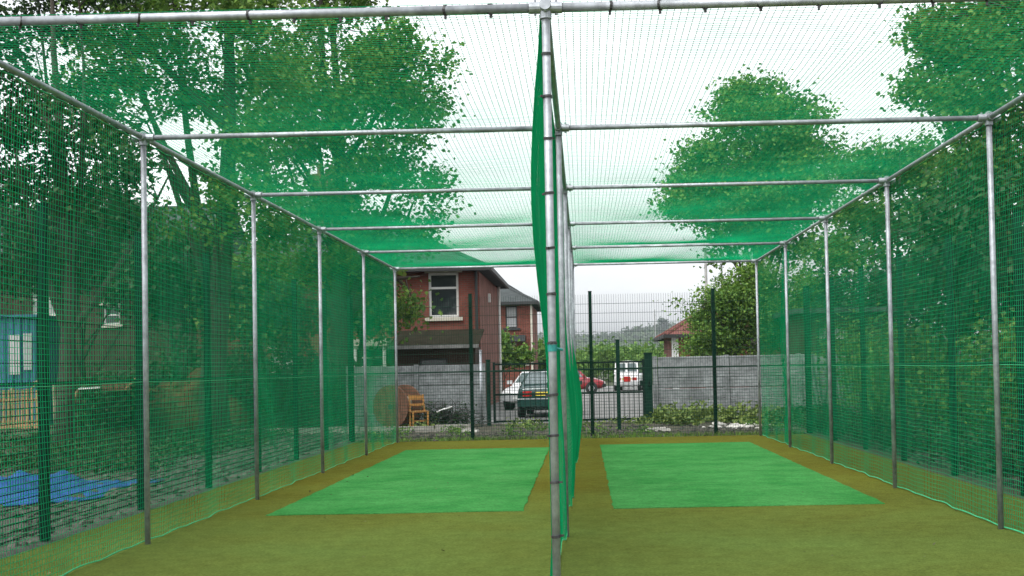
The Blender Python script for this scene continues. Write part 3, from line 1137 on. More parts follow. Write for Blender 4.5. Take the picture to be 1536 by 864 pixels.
def window(root, x0, x1, z0, z1, y, frame=WHITE, bars=('h',), sill=CREAM, lintel=CREAM, curtain=False, fw=.07):
    w_ = MB()
    y1 = y + .10
    w_.box(x0, x1, y1, y1 + .05, z0, z0 + fw).box(x0, x1, y1, y1 + .05, z1 - fw, z1)
    w_.box(x0, x0 + fw, y1, y1 + .05, z0 + fw, z1 - fw).box(x1 - fw, x1, y1, y1 + .05, z0 + fw, z1 - fw)
    if 'h' in bars:
        zz = z0 + (z1 - z0) * .66
        w_.box(x0 + fw, x1 - fw, y1 - .01, y1 + .04, zz - .04, zz + .04)
    if 'm' in bars:
        zz = z0 + (z1 - z0) * .5
        w_.box(x0 + fw, x1 - fw, y1 - .01, y1 + .04, zz - .03, zz + .03)
    if 'v' in bars:
        xx = (x0 + x1) / 2
        w_.box(xx - .03, xx + .03, y1 + .001, y1 + .045, z0 + fw, z1 - fw)
    o = w_.build('window', frame, root)
    MB().box(x0 + fw * .6, x1 - fw * .6, y1 + .022, y1 + .03, z0 + fw * .6, z1 - fw * .6).build('pane', GLASS if not curtain else CURT, o)
    if sill:
        MB().box(x0 - .14, x1 + .14, y - .09, y + .16, z0 - .13, z0 - .002).build('sill', sill, o)
    if lintel:
        MB().box(x0 - .14, x1 + .14, y - .02, y + .16, z1 + .002, z1 + .16).build('lintel', lintel, o)
    return o


def hip_roof(root, x0, x1, y0, y1, ze, rise, m, over=.4, thick=.14, hip=None):
    x0 -= over; x1 += over; y0 -= over; y1 += over
    hw = (y1 - y0) / 2
    k = hip if hip is not None else hw
    ym = (y0 + y1) / 2
    v = [(x0, y0, ze), (x1, y0, ze), (x1, y1, ze), (x0, y1, ze), (x0 + k, ym, ze + rise), (x1 - k, ym, ze + rise)]
    r = MB().add(v, [(0, 1, 5, 4), (1, 2, 5), (2, 3, 4, 5), (3, 0, 4)])
    r.add([(x, y, ze - .002) for x, y, z_ in v[:4]], [(3, 2, 1, 0)])
    o = r.build('roof', m, root)
    f = MB()
    g_ = .11
    f.box(x0 - g_, x1 + g_, y0 - g_, y0 - .004, ze - thick, ze + .02).box(x0 - g_, x1 + g_, y1 + .004, y1 + g_, ze - thick, ze + .02)
    f.box(x0 - g_, x0 - .004, y0, y1, ze - thick, ze + .02).box(x1 + .004, x1 + g_, y0, y1, ze - thick, ze + .02)
    f.build('gutter', DKTRIM, o)
    rd = MB()
    for a, b in ((4, 5), (0, 4), (3, 4), (1, 5), (2, 5)):
        rd.tube([v[a], v[b]], .09, 6)
    rd.build('ridge_tiles', m, o)
    return o


def zat(px, py, Y):
    return at(px, py, Y).z


# --- house 1
H1Y = 46.0
hx1 = at(719, 450, H1Y).x
hx0 = hx1 - 10.6
house = thing('brick_house', 'red brick house with white upper window above the left concrete wall', 'house', (0, 0, 0))
ez = 5.28
w1 = (at(643, 450, H1Y).x, at(688, 450, H1Y).x, zat(665, 476, H1Y), zat(665, 409, H1Y))
w2 = (at(403, 450, H1Y).x, at(447, 450, H1Y).x, zat(425, 476, H1Y), zat(425, 424, H1Y))
w3 = (at(405, 450, H1Y).x, at(440, 450, H1Y).x, zat(425, 588, H1Y), zat(425, 525, H1Y))
w4 = (at(531, 450, H1Y).x, at(578, 450, H1Y).x, zat(555, 552, H1Y), zat(555, 521, H1Y))
wf = wall_face(MB(), 'x', H1Y, .25, hx0, hx1, 0, ez - .14, [w1, w2, w3, w4])
wf.build('front_wall', BRICKR, house)
wall_face(MB(), 'y', hx1, .25, H1Y + .25, H1Y + 10, 0, ez - .14, []).build('side_wall', BRICKB, house)
MB().box(hx0, hx0 + .25, H1Y + .25, H1Y + 10, 0, ez - .14).build('side_wall', BRICKB, house)
MB().box(hx0 + .25, hx1 - .25, H1Y + 9.75, H1Y + 10, 0, ez - .14).build('rear_wall', BRICKB, house)
window(house, *w1, H1Y, fw=.09)
window(house, *w2, H1Y)
window(house, *w3, H1Y, curtain=True)
window(house, *w4, H1Y, bars=('m',))
hip_roof(house, hx0, hx1, H1Y, H1Y + 10, ez, 2.7, SLATE)
MB().tube([(hx1 - .10, H1Y - .10, .0), (hx1 - .10, H1Y - .10, ez - .1)], .055, 8).build('downpipe', DKTRIM, house)
MB().tube([(hx1 + .09, H1Y + 9.6, .0), (hx1 + .09, H1Y + 9.6, ez - .1)], .06, 8).build('downpipe', WHITE, house)
MB().box(hx1 + .003, hx1 + .10, H1Y + 4.2, H1Y + 4.35, 4.2, 4.55).build('wall_lamp', WHITE, house)
ch = MB().box(hx0 + 3.4, hx0 + 4.4, H1Y + 4.6, H1Y + 5.4, ez + 2, ez + 4.4).build('chimney', BRICKB, house)
for dx in (.25, .72):
    MB().tube([(hx0 + 3.4 + dx, H1Y + 5, ez + 4.4), (hx0 + 3.4 + dx, H1Y + 5, ez + 4.8)], .12, 8).build('chimney_pot', TILE, ch)
# lean-to in front of the ground floor
lx0, lx1 = at(590, 500, 43.6).x, at(712, 500, 43.6).x
lz = zat(650, 518, 43.6)
wall_face(MB(), 'x', 43.6, .22, lx0, lx1, 0, lz - .06, [(lx0 + .9, lx0 + 1.9, 1.0, 1.9)]).build('lean_to_wall', BRICKL, house)
MB().box(lx1 - .22, lx1, 43.82, 45.99, 0, lz - .06).build('lean_to_wall', BRICKL, house)
MB().add([(lx0 - .15, 43.35, lz), (lx1 + .15, 43.35, lz), (lx1 + .15, 45.99, lz + .62), (lx0 - .15, 45.99, lz + .62),
          (lx0 - .15, 43.35, lz - .05), (lx1 + .15, 43.35, lz - .05), (lx1 + .15, 45.99, lz + .57), (lx0 - .15, 45.99, lz + .57)],
         [(0, 1, 2, 3), (7, 6, 5, 4), (0, 4, 5, 1), (1, 5, 6, 2), (3, 7, 4, 0)]).build('lean_to_roof', mat('mossy_felt', (.020, .019, .013), .95, spec=.03, var=.3, scale=3), house)
MB().box(lx0 - .16, lx1 + .16, 43.24, 43.345, lz - .12, lz + .01).build('gutter', POLEM, house)
window(house, lx0 + .9, lx0 + 1.9, 1.0, 1.9, 43.6, frame=DKTRIM, sill=DKTRIM, lintel=None)
# white porch canopy on the left part
p0, p1 = at(528, 515, 44.6), at(582, 515, 44.6)
MB().box(p0.x, p1.x, 44.4, 45.98, p0.z - .12, p0.z + .14).build('porch_canopy', CREAM, house)
for xx in (p0.x + .12, p1.x - .12):
    MB().box(xx - .06, xx + .06, 44.45, 44.57, 0, p0.z - .122).build('porch_post', WHITE, house)

# --- house 2
H2Y = 70.
hx = at(797, 480, H2Y).x
h2 = thing('brick_house', 'smaller brick house with hipped slate roof beyond the first, left of the divider', 'house', (0, 0, 0))
e2 = zat(797, 453, H2Y)
v1 = (at(758, 470, H2Y).x, at(776, 470, H2Y).x, zat(767, 492, H2Y), zat(767, 459, H2Y))
v2 = (at(754, 530, H2Y).x, at(771, 530, H2Y).x, zat(762, 541, H2Y), zat(762, 520, H2Y))
v3 = (at(776, 530, H2Y).x, at(790, 530, H2Y).x, zat(782, 545, H2Y), zat(782, 520, H2Y))
wall_face(MB(), 'x', H2Y, .25, hx - 8, hx, 0, e2 - .14, [v1, v2, v3]).build('front_wall', BRICKR, h2)
MB().box(hx - .25, hx, H2Y + .25, H2Y + 9, 0, e2 - .14).build('side_wall', BRICKB, h2)
MB().box(hx - 8, hx - 7.75, H2Y + .25, H2Y + 9, 0, e2 - .14).build('side_wall', BRICKB, h2)
MB().box(hx - 7.75, hx - .25, H2Y + 8.75, H2Y + 9, 0, e2 - .14).build('rear_wall', BRICKB, h2)
window(h2, *v1, H2Y, frame=DKTRIM, bars=('m',), curtain=True, sill=DKTRIM, lintel=None)
window(h2, *v2, H2Y, bars=('v',), curtain=True)
window(h2, *v3, H2Y, frame=DKTRIM, bars=('v',), lintel=None)
hip_roof(h2, hx - 8, hx, H2Y, H2Y + 9, e2, 2.6, SLATE, over=.35)
MB().box(hx - .06, hx + .06, H2Y - .14, H2Y - .01, 0, e2 - .14).build('downpipe', CREAM, h2)
zb = zat(780, 503, H2Y)
MB().box(hx - 4.2, hx - .35, H2Y - .7, H2Y - .004, zb - .35, zb).build('bay_roof', SLATE, h2)

# --- terrace behind the left net
ter = thing('terrace_house', 'dark brick terrace with white windows behind the trees at far left', 'house', (0, 0, 0))
TY = 52.
tx0, tx1 = at(-160, 500, TY).x, at(300, 500, TY).x
hl = []
for px0, px1, py0, py1 in ((48, 62, 473, 427), (72, 84, 473, 427), (155, 180, 487, 458), (80, 100, 545, 527)):
    hl.append((at(px0, 500, TY).x, at(px1, 500, TY).x, zat(px0, py0, TY), zat(px0, py1, TY)))
wall_face(MB(), 'x', TY, .25, tx0, tx1, 0, 6.0, hl).build('front_wall', BRICKL, ter)
MB().box(tx1 - .25, tx1, TY + .25, TY + 8, 0, 6.0).build('side_wall', BRICKL, ter)
MB().box(tx0, tx1 - .25, TY + 7.75, TY + 8, 0, 6.0).build('rear_wall', BRICKL, ter)
for h_ in hl:
    window(ter, *h_, TY, bars=('m',), curtain=h_[1] - h_[0] < .6)
hip_roof(ter, tx0, tx1, TY, TY + 8, 6.14, 3.0, SLATE, hip=.1)

# --- bungalow right
bun = thing('bungalow', 'bungalow with red tiled roof half hidden by the tree behind the right wall', 'house', (0, 0, 0))
BY = 58.
q0, q1 = at(990, 520, BY), at(1062, 470, BY)
ezb = zat(990, 506, BY)
bx0 = at(1010, 500, BY).x
wall_face(MB(), 'x', BY, .25, bx0, bx0 + 8, 0, ezb + .1, [(bx0 + .9, bx0 + 2.0, 1.1, 2.2)]).build('front_wall', BRICKR, bun)
MB().box(bx0, bx0 + .25, BY + .25, BY + 7, 0, ezb + .1).build('side_wall', BRICKB, bun)
MB().box(bx0 + 7.75, bx0 + 8, BY + .25, BY + 7, 0, ezb + .1).build('side_wall', BRICKB, bun)
window(bun, bx0 + .9, bx0 + 2.0, 1.1, 2.2, BY, bars=('v',))
MB().box(bx0 - .1, bx0 + .22, BY - .08, BY - .004, 0, ezb).build('corner_trim', WHITE, bun)
hip_roof(bun, bx0, bx0 + 8, BY, BY + 7, ezb + .1, 2.3, TILE, over=.4)
# low outbuilding at right, seen through the net as pale windows
ob = thing('outbuilding', 'dark low outbuilding with pale windows seen through the right net', 'shed', (0, 0, 0))
OY = 36.
ha = (at(1229, 500, OY).x, at(1240, 500, OY).x, zat(1235, 508, OY), zat(1235, 492, OY))
hb = (at(1248, 500, OY).x, at(1268, 500, OY).x, zat(1258, 508, OY), zat(1258, 492, OY))
ox0, ox1 = at(1200, 500, OY).x, at(1330, 500, OY).x
wall_face(MB(), 'x', OY, .2, ox0, ox1, 0, 2.9, [ha, hb]).build('wall', BRICKL, ob)
MB().box(ox0 - .2, ox1 + .2, OY - .3, OY + 4, 2.905, 3.05).build('roof', SLATE, ob)
MB().box(ox0, ox0 + .2, OY + .2, OY + 3.8, 0, 2.9).build('wall', BRICKL, ob)
MB().box(ox1 - .2, ox1, OY + .2, OY + 3.8, 0, 2.9).build('wall', BRICKL, ob)
for h_ in (ha, hb):
    window(ob, *h_, OY, bars=(), curtain=True, sill=None, lintel=None, fw=.04)

# ------------------------------------------------------------------ far tree line and hill
rng = np.random.default_rng(44)


def far_wood(name, label, x0, x1, y0, y1, h, n, per, sig, leaf, m, prof):
    c = np.stack([rng.uniform(x0, x1, n), rng.uniform(y0, y1, n), np.zeros(n)], 1)
    c[:, 2] = rng.uniform(0, 1, n) ** .6 * h * prof(c[:, 0])
    V, F = leaves(c, per, rng.uniform(.6, 1.2, (n * per, 1)) * sig, leaf, rng)
    V[:, 2] = np.maximum(V[:, 2], -.01)
    return tag(np_mesh(name, V, F, m), label, 'wood', kind='stuff')


far_wood('far_wood', 'band of green trees beyond the parked cars', -12, 40, 118, 150, zat(930, 519, 130), 900, 50, .6, .40, LEAF,
         lambda x: .72 + .2 * np.sin(x * .33) + .1 * np.sin(x * .9 + 1))
far_wood('far_wood', 'bushes between the houses left of the divider', -9, -1.0, 84, 92, zat(812, 520, 88), 90, 40, .55, .5, LEAF,
         lambda x: .8 + .2 * np.sin(x * 1.4))
b7 = (at(757, 600, 62).x, 62, 0)
tree('bushy_tree', 'small green bush by the corner of the far brick house', b7, 3.6,
     [px_lobe(757, 515, 62, 13, 22, b7), px_lobe(765, 538, 62, 22, 12, b7)], LEAFL, 91, ncl=60, per=40, leaf=.2, trunk_r=.06, sig=.26)
# hill
NX, NYH = 150, 16
xs = np.linspace(-900, 1100, NX)
V = []
for j in range(NYH):
    yy = 1050 + j * 55
    for i, x in enumerate(xs):
        u = j / (NYH - 1)
        ridge = 33 + 15 * math.exp(-((x - 115) / 75) ** 2) + 9 * math.exp(-((x + 130) / 110) ** 2) + 10 * math.exp(-((x - 330) / 120) ** 2)
        z = ridge * min(1, u * 1.5) + (rng.random() * 2.2 if j else 0) + 1.5 * math.sin(x * .05 + j)
        V.append((x + rng.normal(0, 2), yy + rng.normal(0, 6), z if j else -1))
F = [(j * NX + i, j * NX + i + 1, (j + 1) * NX + i + 1, (j + 1) * NX + i) for j in range(NYH - 1) for i in range(NX - 1)]
hill = np_mesh('hill', V, F, HILLM, None, True)
tag(hill, kind='structure')
c = np.stack([rng.uniform(-120, 420, 900), rng.uniform(1250, 1800, 900), np.zeros(900)], 1)
Vn = np.array(V)
for k in range(len(c)):
    j = min(NYH - 1, max(0, int(round((c[k, 1] - 1050) / 55))))
    i = min(NX - 1, max(0, int(round((c[k, 0] + 900) / 2000 * (NX - 1)))))
    c[k, 2] = Vn[j * NX + i, 2] + 1.5
Vw, Fw = leaves(c, 16, 3.6, 4.5, rng)
tag(np_mesh('hill_wood', Vw, Fw, LEAFD), 'woodland covering the distant hill', 'wood', kind='stuff')
tp = at(993, 486, 1500)
bt = (tp.x, 1500, tp.z - 6)
tree('hilltop_tree', 'single round tree rising from the crest of the distant hill', (tp.x, 1500, tp.z - 19), 22,
     [(0, 0, 17, 7, 7, 7), (4, 0, 13, 6, 6, 5), (-4, 0, 12, 6, 6, 5)], LEAFD, 95, ncl=60, per=26, leaf=2.2, trunk_r=.6, sig=2.)
mp_ = at(982, 464, 1400)
t = thing('radio_mast', 'thin mast standing on the distant hill', 'mast', (mp_.x, 1400, 20))
MB().tube([(0, 0, 0), (0, 0, mp_.z - 20)], [.9, .5], 6).build('shaft', POLEM, t)
MB().box(-1.2, 1.2, -.2, .2, mp_.z - 27, mp_.z - 26).build('cross_arm', POLEM, t)

# poles behind the right wall
for px, py, Y, r_, lb in ((1058, 376, 46, .065, 'thicker grey street column rising above the light green tree'), (1082, 397, 52, .05, 'thin grey pole right of the street column above the light green tree')):
    p = at(px, py, Y)
    t = thing('street_column', lb, 'pole', (p.x, Y, 0), group='poles behind the right wall')
    MB().tube([(0, 0, 0), (0, 0, 1.2), (0, 0, 1.25), (0, 0, p.z)], [r_ * 1.6, r_ * 1.6, r_, r_ * .8], 10).build('shaft', POLEM, t, True)
    MB().tube([(0, 0, p.z), (0, 0, p.z + .05)], r_ * 1.3, 10).build('cap', POLEM, t)


# ------------------------------------------------------------------ vehicles
def loft(m, secs, closed_ends=True):
    n = len(secs[0])
    k = len(m.v)
    for s in secs:
        m.v += [tuple(p) for p in s]
    for i in range(len(secs) - 1):
        for j in range(n):
            a = k + i * n + j
            b = k + i * n + (j + 1) % n
            m.f.append((a, b, b + n, a + n))
    if closed_ends:
        m.f.append(tuple(k + j for j in reversed(range(n))))
        m.f.append(tuple(k + (len(secs) - 1) * n + j for j in range(n)))


def car(name, label, loc, rz, paint, L_=4.2, W=1.68, kind='saloon', bumper=BUMP):
    """+y is the front"""
    t = thing(name, label, 'van' if kind == 'van' else 'car', loc, rz, 'vehicles parked behind the gate')
    hw = W / 2
    if kind == 'van':
        prof = [(-L_ / 2, .34, 1.02), (-L_ / 2 + .06, .24, 1.06), (-L_ / 4, .22, 1.06), (L_ / 6, .22, 1.04), (L_ / 3, .22, .98), (L_ / 2 - .15, .24, .84), (L_ / 2, .34, .70)]
        roof = [(-L_ / 2 + .03, 1.06, .93), (-L_ / 2 + .10, 1.74, .82), (-L_ / 4, 1.80, .82), (L_ / 12, 1.78, .82), (L_ / 4.2, 1.0, .92)]
    else:
        prof = [(-L_ / 2, .36, .84), (-L_ / 2 + .08, .24, .93), (-L_ / 2 + .45, .22, .95), (-L_ / 4, .21, .93), (0, .21, .92), (L_ / 5, .21, .91), (L_ / 2.8, .22, .84), (L_ / 2 - .15, .25, .72), (L_ / 2, .36, .60)]
        tail = .42 if kind == 'saloon' else .08
        roof = [(-L_ / 2 + tail, .93, .92), (-L_ / 2 + tail + .80, 1.34, .76), (-.1, 1.39, .75), (.45, 1.36, .75), (L_ / 2 - 1.05, .90, .90)]
    b = MB()
    secs = []
    for i, (y, zb, zt) in enumerate(prof):
        k_ = .90 if i in (0, len(prof) - 1) else (.97 if i in (1, len(prof) - 2) else 1)
        ww = hw * k_
        secs.append([(-ww * .90, y, zb), (ww * .90, y, zb), (ww, y, zb + .16), (ww, y, (zb + zt) / 2 + .05), (ww * .96, y, zt - .05), (ww * .88, y, zt), (0, y, zt + .025), (-ww * .88, y, zt), (-ww * .96, y, zt - .05), (-ww, y, (zb + zt) / 2 + .05), (-ww, y, zb + .16)])
    loft(b, secs)
    o = b.build('body', paint, t, True)
    sm = o.modifiers.new('round', 'SUBSURF')
    sm.levels = 1
    sm.render_levels = 2
    # cabin: pillars and roof painted, panes set just proud
    c = MB()
    cs = []
    for i, (y, z_, k_) in enumerate(roof):
        cs.append((y, z_, hw * k_))
    y0, z0, w0 = cs[0]; y1, z1, w1_ = cs[1]; y2, z2, w2_ = cs[2]; y3, z3, w3_ = cs[3]; y4, z4, w4_ = cs[4]
    zb = .86 if kind != 'van' else 1.0
    wb = hw * .90
    sec = lambda y, z_, ww: [(-wb, y, zb), (wb, y, zb), (ww + .015, y, z_ - .05), (ww - .05, y, z_), (0, y, z_ + .02), (-ww + .05, y, z_), (-ww - .015, y, z_ - .05)]
    loft(c, [sec(y0 + .0, max(z0, zb + .06), w0), sec(y1, z1, w1_), sec(y2, z2, w2_), sec(y3, z3, w3_), sec(y4, max(z4, zb + .06), w4_)])
    c.build('cabin', paint, t, False)

    def pane(nm, q, m_=CARGL, par=t):
        q = [Vector(p) for p in q]
        n_ = (q[1] - q[0]).cross(q[2] - q[0]).normalized()
        cen = sum(q, Vector()) / 4
        if n_.dot(cen - Vector((0, cen.y * .3, .6))) < 0:
            n_ = -n_
        f = [p + n_ * .014 for p in q]
        g2 = [p - n_ * .03 for p in q]
        return MB().add(f + g2, [(0, 1, 2, 3), (7, 6, 5, 4), (0, 4, 5, 1), (1, 5, 6, 2), (2, 6, 7, 3), (3, 7, 4, 0)]).build(nm, m_, par)

    def lerp(a, b_, f): return a + (b_ - a) * f
    # rear and front screens
    if kind == 'van':
        for s in (-1, 1):
            pane('rear_window', [(s * .06, lerp(y0, y1, .15), lerp(z0, z1, .15)), (s * w0 * .84, lerp(y0, y1, .15), lerp(z0, z1, .15)), (s * w1_ * .84, lerp(y0, y1, .88), lerp(z0, z1, .88)), (s * .06, lerp(y0, y1, .88), lerp(z0, z1, .88))])
    else:
        pane('rear_window', [(-w0 * .84, lerp(y0, y1, .10), lerp(z0 + .02, z1, .10)), (w0 * .84, lerp(y0, y1, .10), lerp(z0 + .02, z1, .10)), (w1_ * .86, lerp(y0, y1, .90), lerp(z0 + .02, z1, .90)), (-w1_ * .86, lerp(y0, y1, .90), lerp(z0 + .02, z1, .90))])
    pane('windscreen', [(-w4_ * .86, lerp(y4, y3, .10), lerp(z4 + .02, z3, .10)), (w4_ * .86, lerp(y4, y3, .10), lerp(z4 + .02, z3, .10)), (w3_ * .88, lerp(y4, y3, .90), lerp(z4 + .02, z3, .90)), (-w3_ * .88, lerp(y4, y3, .90), lerp(z4 + .02, z3, .90))])
    zl = zb + .06
    for s in (-1, 1):
        xl = lambda z_: s * (wb + (w2_ + .015 - wb) * (z_ - zb) / (z2 - .05 - zb))
        zt = z2 - .10
        ym = (y2 + y1) / 2 + .35
        for ya, yb, ya2, yb2 in ((y0 + .38, ym - .05, y1 + .05, ym - .05), (ym + .04, y4 - .22, ym + .04, y3 - .02)):
            pane('side_window', [(xl(zl), ya, zl), (xl(zl), yb, zl), (xl(zt), yb2, zt), (xl(zt), ya2, zt)])
        # lamps
        MB().box(s * hw * .60 - .13, s * hw * .60 + .13, -L_ / 2 - .012, -L_ / 2 + .12, .64, .80).build('tail_lamp', LAMPR, t)
        MB().box(s * hw * .58 - .14, s * hw * .58 + .14, L_ / 2 - .12, L_ / 2 - .005, .52, .64).build('headlamp', WHITE, t)
        m = MB().box(s * (hw - .02), s * (hw + .15), L_ / 2 - 1.25, L_ / 2 - 1.13, .92, 1.05)
        m.build('mirror', paint, t)
        for yy in (-L_ / 2 + .75, L_ / 2 - .78):
            wy = MB()
            loft(wy, [[(s * (hw - .20), yy + rr_ * math.cos(a / 20 * 6.283), .30 + rr_ * math.sin(a / 20 * 6.283)) for a in range(20)] for rr_ in (.30,)] +
                 [[(s * (hw - .03), yy + .30 * math.cos(a / 20 * 6.283), .30 + .30 * math.sin(a / 20 * 6.283)) for a in range(20)],
                  [(s * (hw + .012), yy + .27 * math.cos(a / 20 * 6.283), .30 + .27 * math.sin(a / 20 * 6.283)) for a in range(20)]])
            wh = wy.build('tyre', TYRE, t)
            rm_ = MB().tube([(s * (hw + .005), yy, .30), (s * (hw + .022), yy, .30)], .18, 18)
            rm_.build('rim', RIM, wh)
            ar = MB().tube([(s * (hw - .06), yy, .30), (s * (hw + .003), yy, .30)], .345, 20)
            ar.build('wheel_arch', DKTRIM, t)
    for yy, nm in ((-L_ / 2 - .03, 'rear_bumper'), (L_ / 2 + .03, 'front_bumper')):
        s = 1 if yy > 0 else -1
        m = MB()
        loft(m, [[(x_ * hw * .97, yy - s * (.12 if abs(x_) > .9 else 0), .34), (x_ * hw * .97, yy - s * (.12 if abs(x_) > .9 else 0), .54), (x_ * hw * .97, yy - s * .2, .54), (x_ * hw * .97, yy - s * .2, .34)] for x_ in (-1, -.85, 0, .85, 1)])
        m.build(nm, bumper, t)
    MB().box(-.26, .26, -L_ / 2 - .02, -L_ / 2 + .05, .66, .77).build('number_plate', PLATEY, t)
    MB().box(-.26, .26, L_ / 2 + .03, L_ / 2 + .045, .40, .51).build('number_plate', WHITE, t)
    return t


ga = R(3)
gc = at(776, 600, 36.9) + Vector((math.cos(ga), -math.sin(ga), 0)) * .80 + Vector((math.sin(ga), math.cos(ga), 0)) * 2.1
g1 = car('parked_car', 'dark green saloon car seen from behind through the barred gate', (gc.x, gc.y, 0), -ga, CARG, bumper=CARG)
MB().box(-.80, .80, -2.145, -2.11, .555, .585).build('bumper_trim', BUMP, g1)
wc = at(812, 585, 45)
car('parked_car', 'white car mostly hidden beyond the dark green car', (wc.x, 45.5, 0), R(160), CARW, L_=4.1)
rc = at(880, 585, 70)
car('parked_car', 'red car parked side-on beyond the right gate leaf', (rc.x - .9, 70, 0), R(-90), CARR, L_=3.9, kind='hatch', bumper=DKTRIM)
vc = at(947, 580, 74)
v_ = car('parked_van', 'small white van with twin rear windows beside the right gate post', (vc.x, 74 + 1.9, 0), R(-8), CARW, L_=3.9, W=1.6, kind='van')
MB().box(-.16, .22, -1.985, -1.955, .56, .86).build('red_rear_panel', LAMPR, v_)

# ------------------------------------------------------------------ things in front of the left wall
JY = 32.2
dc = at(597, 606, JY)
dr = .56
t = thing('cable_drum', 'brown wooden cable drum standing by the left concrete wall', 'cable drum', (dc.x, JY, 0), R(-28))
for y in (-.30, .30):
    fl = MB().tube([(0, y - .028, dr), (0, y + .028, dr)], dr, 28).build('flange', WOODB, t)
    for a in range(5):
        xx = -dr + (a + .5) * 2 * dr / 5
        hh_ = math.sqrt(max(.01, (dr - .03) ** 2 - (abs(xx) + dr / 5 - .01) ** 2)) if abs(xx) + dr / 5 < dr else dr * .32
        MB().box(xx - dr / 5 + .006, xx + dr / 5 - .006, y - .042 if y < 0 else y + .0285, y - .0285 if y < 0 else y + .042, dr - hh_, dr + hh_).build('plank', WOODB, fl)
    MB().tube([(0, y - .05, dr), (0, y + .05, dr)], .07, 12).build('hub', DKTRIM, t)
MB().tube([(0, -.27, dr), (0, .27, dr)], dr * .5, 18).build('core', WOODG, t)

cc = at(628, 606, 31.6)
t = thing('chair', 'orange wooden chair standing beside the cable drum', 'chair', (cc.x, 31.6, 0), R(200))
MB().box(-.22, .22, -.21, .21, .42, .45).build('seat', ORANGE, t)
for sx in (-1, 1):
    MB().bar((sx * .19, .18, 0), (sx * .19, .19, .42), .04, .04).build('leg', ORANGE, t)
    MB().bar((sx * .19, -.18, 0), (sx * .19, -.20, .44), .04, .04).build('leg', ORANGE, t)
    MB().bar((sx * .19, -.20, .44), (sx * .18, -.30, .86), .04, .03).build('back_post', ORANGE, t)
MB().bar((-.19, -.285, .79), (.19, -.285, .79), .03, .12).build('back_rail', ORANGE, t)
MB().bar((-.19, -.24, .60), (.19, -.24, .60), .025, .06).build('back_rail', ORANGE, t)
MB().bar((-.19, .19, .2), (.19, .19, .2), .025, .035).build('stretcher', ORANGE, t)

# tangle of branches
rb = random.Random(77)
pc = at(668, 612, 32.0)
t = thing('brush_heap', 'tangled dark heap of branches against the left concrete wall', 'brush heap', (pc.x, 32.0, 0))
tw = MB()
for i in range(150):
    a = Vector((rb.gauss(0, .32), rb.gauss(0, .2), abs(rb.gauss(.1, .18))))
    d = Vector((rb.gauss(0, 1), rb.gauss(0, .5), rb.gauss(.2, .6))).normalized() * rb.uniform(.3, .8)
    b = a + d
    b.z = max(.02, min(b.z, .78 - abs(b.x) * .5))
    m_ = a.lerp(b, .5) + Vector((rb.gauss(0, .07), rb.gauss(0, .07), rb.gauss(.03, .05)))
    m_.z = max(.02, m_.z)
    tw.tube([a, m_, b], [.014, .011, .004], 5)
tw.build('branches', BRUSH, t)
rng2 = np.random.default_rng(8)
cen = np.stack([rng2.normal(0, .35, 60), rng2.normal(0, .2, 60), np.abs(rng2.normal(.2, .18, 60))], 1)
V, F = leaves(cen, 12, .08, .07, rng2)
V[:, 2] = np.clip(V[:, 2], .01, .72)
np_mesh('dead_leaves', V, F, LEAFD, t)
p1, p2 = at(655, 618, 31.6), at(679, 610, 31.6)
o = MB().tube([p1, p1.lerp(p2, .5) + Vector((0, 0, .01)), p2], .022, 8).build('white_pipe', WHITE, None, True)
tag(o, 'short white pipe lying across the heap of branches', 'pipe')

# ------------------------------------------------------------------ rough ground at left: tarpaulin, fence, shed, timber
ca = at(0, 740, 15.2)
N1, N2 = 60, 34
V = []
rt = np.random.default_rng(21)
for j in range(N2):
    for i in range(N1):
        u, v = i / (N1 - 1), j / (N2 - 1)
        # heap longest along the fence; edges ragged
        edge = min(u, 1 - u, v, 1 - v)
        X = -9.1 + u * 3.05 + .12 * math.sin(v * 9)
        Y = 13.6 + v * 2.9 + u * .9 + .15 * math.sin(u * 8) - .3 * (1 - u) * (v < .5)
        ridge = lambda t: 1 - 2 * abs(math.sin(t))
        fold = .10 * ridge(u * 7 + 2.4 * v + math.sin(v * 4)) + .09 * ridge(v * 5.3 - u * 4 + .7) + .05 * ridge(u * 17 + v * 9) + .025 * ridge(v * 23 - u * 13)
        h = (.24 + fold * 1.35) * min(1, edge * 6) * (1 - .5 * u) + .015
        V.append((X, Y, max(.012, h + rt.normal(0, .006))))
F = [(j * N1 + i, j * N1 + i + 1, (j + 1) * N1 + i + 1, (j + 1) * N1 + i) for j in range(N2 - 1) for i in range(N1 - 1)]
o = np_mesh('tarpaulin', V, F, BLUE, None, False)
sm = o.modifiers.new('thick', 'SOLIDIFY')
sm.thickness = .006
tag(o, 'crumpled blue tarpaulin spread on the rubble left of the cage', 'tarpaulin')

FY = 36.
fx0, fx1 = at(-30, 600, FY).x, at(62, 600, FY).x
t = thing('picket_fence', 'pale timber slatted fence low at the left edge, in front of the blue shed', 'fence', (fx0, FY, 0))
n = int((fx1 - fx0) / .13)
zt = zat(30, 584, FY)
me = None
for i in range(n + 1):
    if me is None:
        o = MB().box(-.045, .045, -.01, .01, .05, zt).build('slat', WOOD, t)
        me = o.data
    else:
        o = link('slat', me, t)
    o.location = ((fx1 - fx0) * i / n, rb.uniform(-.004, .004), rb.uniform(-.03, .02))
for z in (.22, .85):
    MB().box(-.05, fx1 - fx0 + .05, .012, .06, z - .04, z + .04).build('rail', WOOD, t)
MB().box(-.1, fx1 - fx0 + .15, -.09, -.012, .02, .14).build('gravel_board', WOOD, t)
for i in range(3):
    MB().box((fx1 - fx0) * i / 2 - .05, (fx1 - fx0) * i / 2 + .05, .062, .16, 0, zt + .05).build('post', WOODG, t)

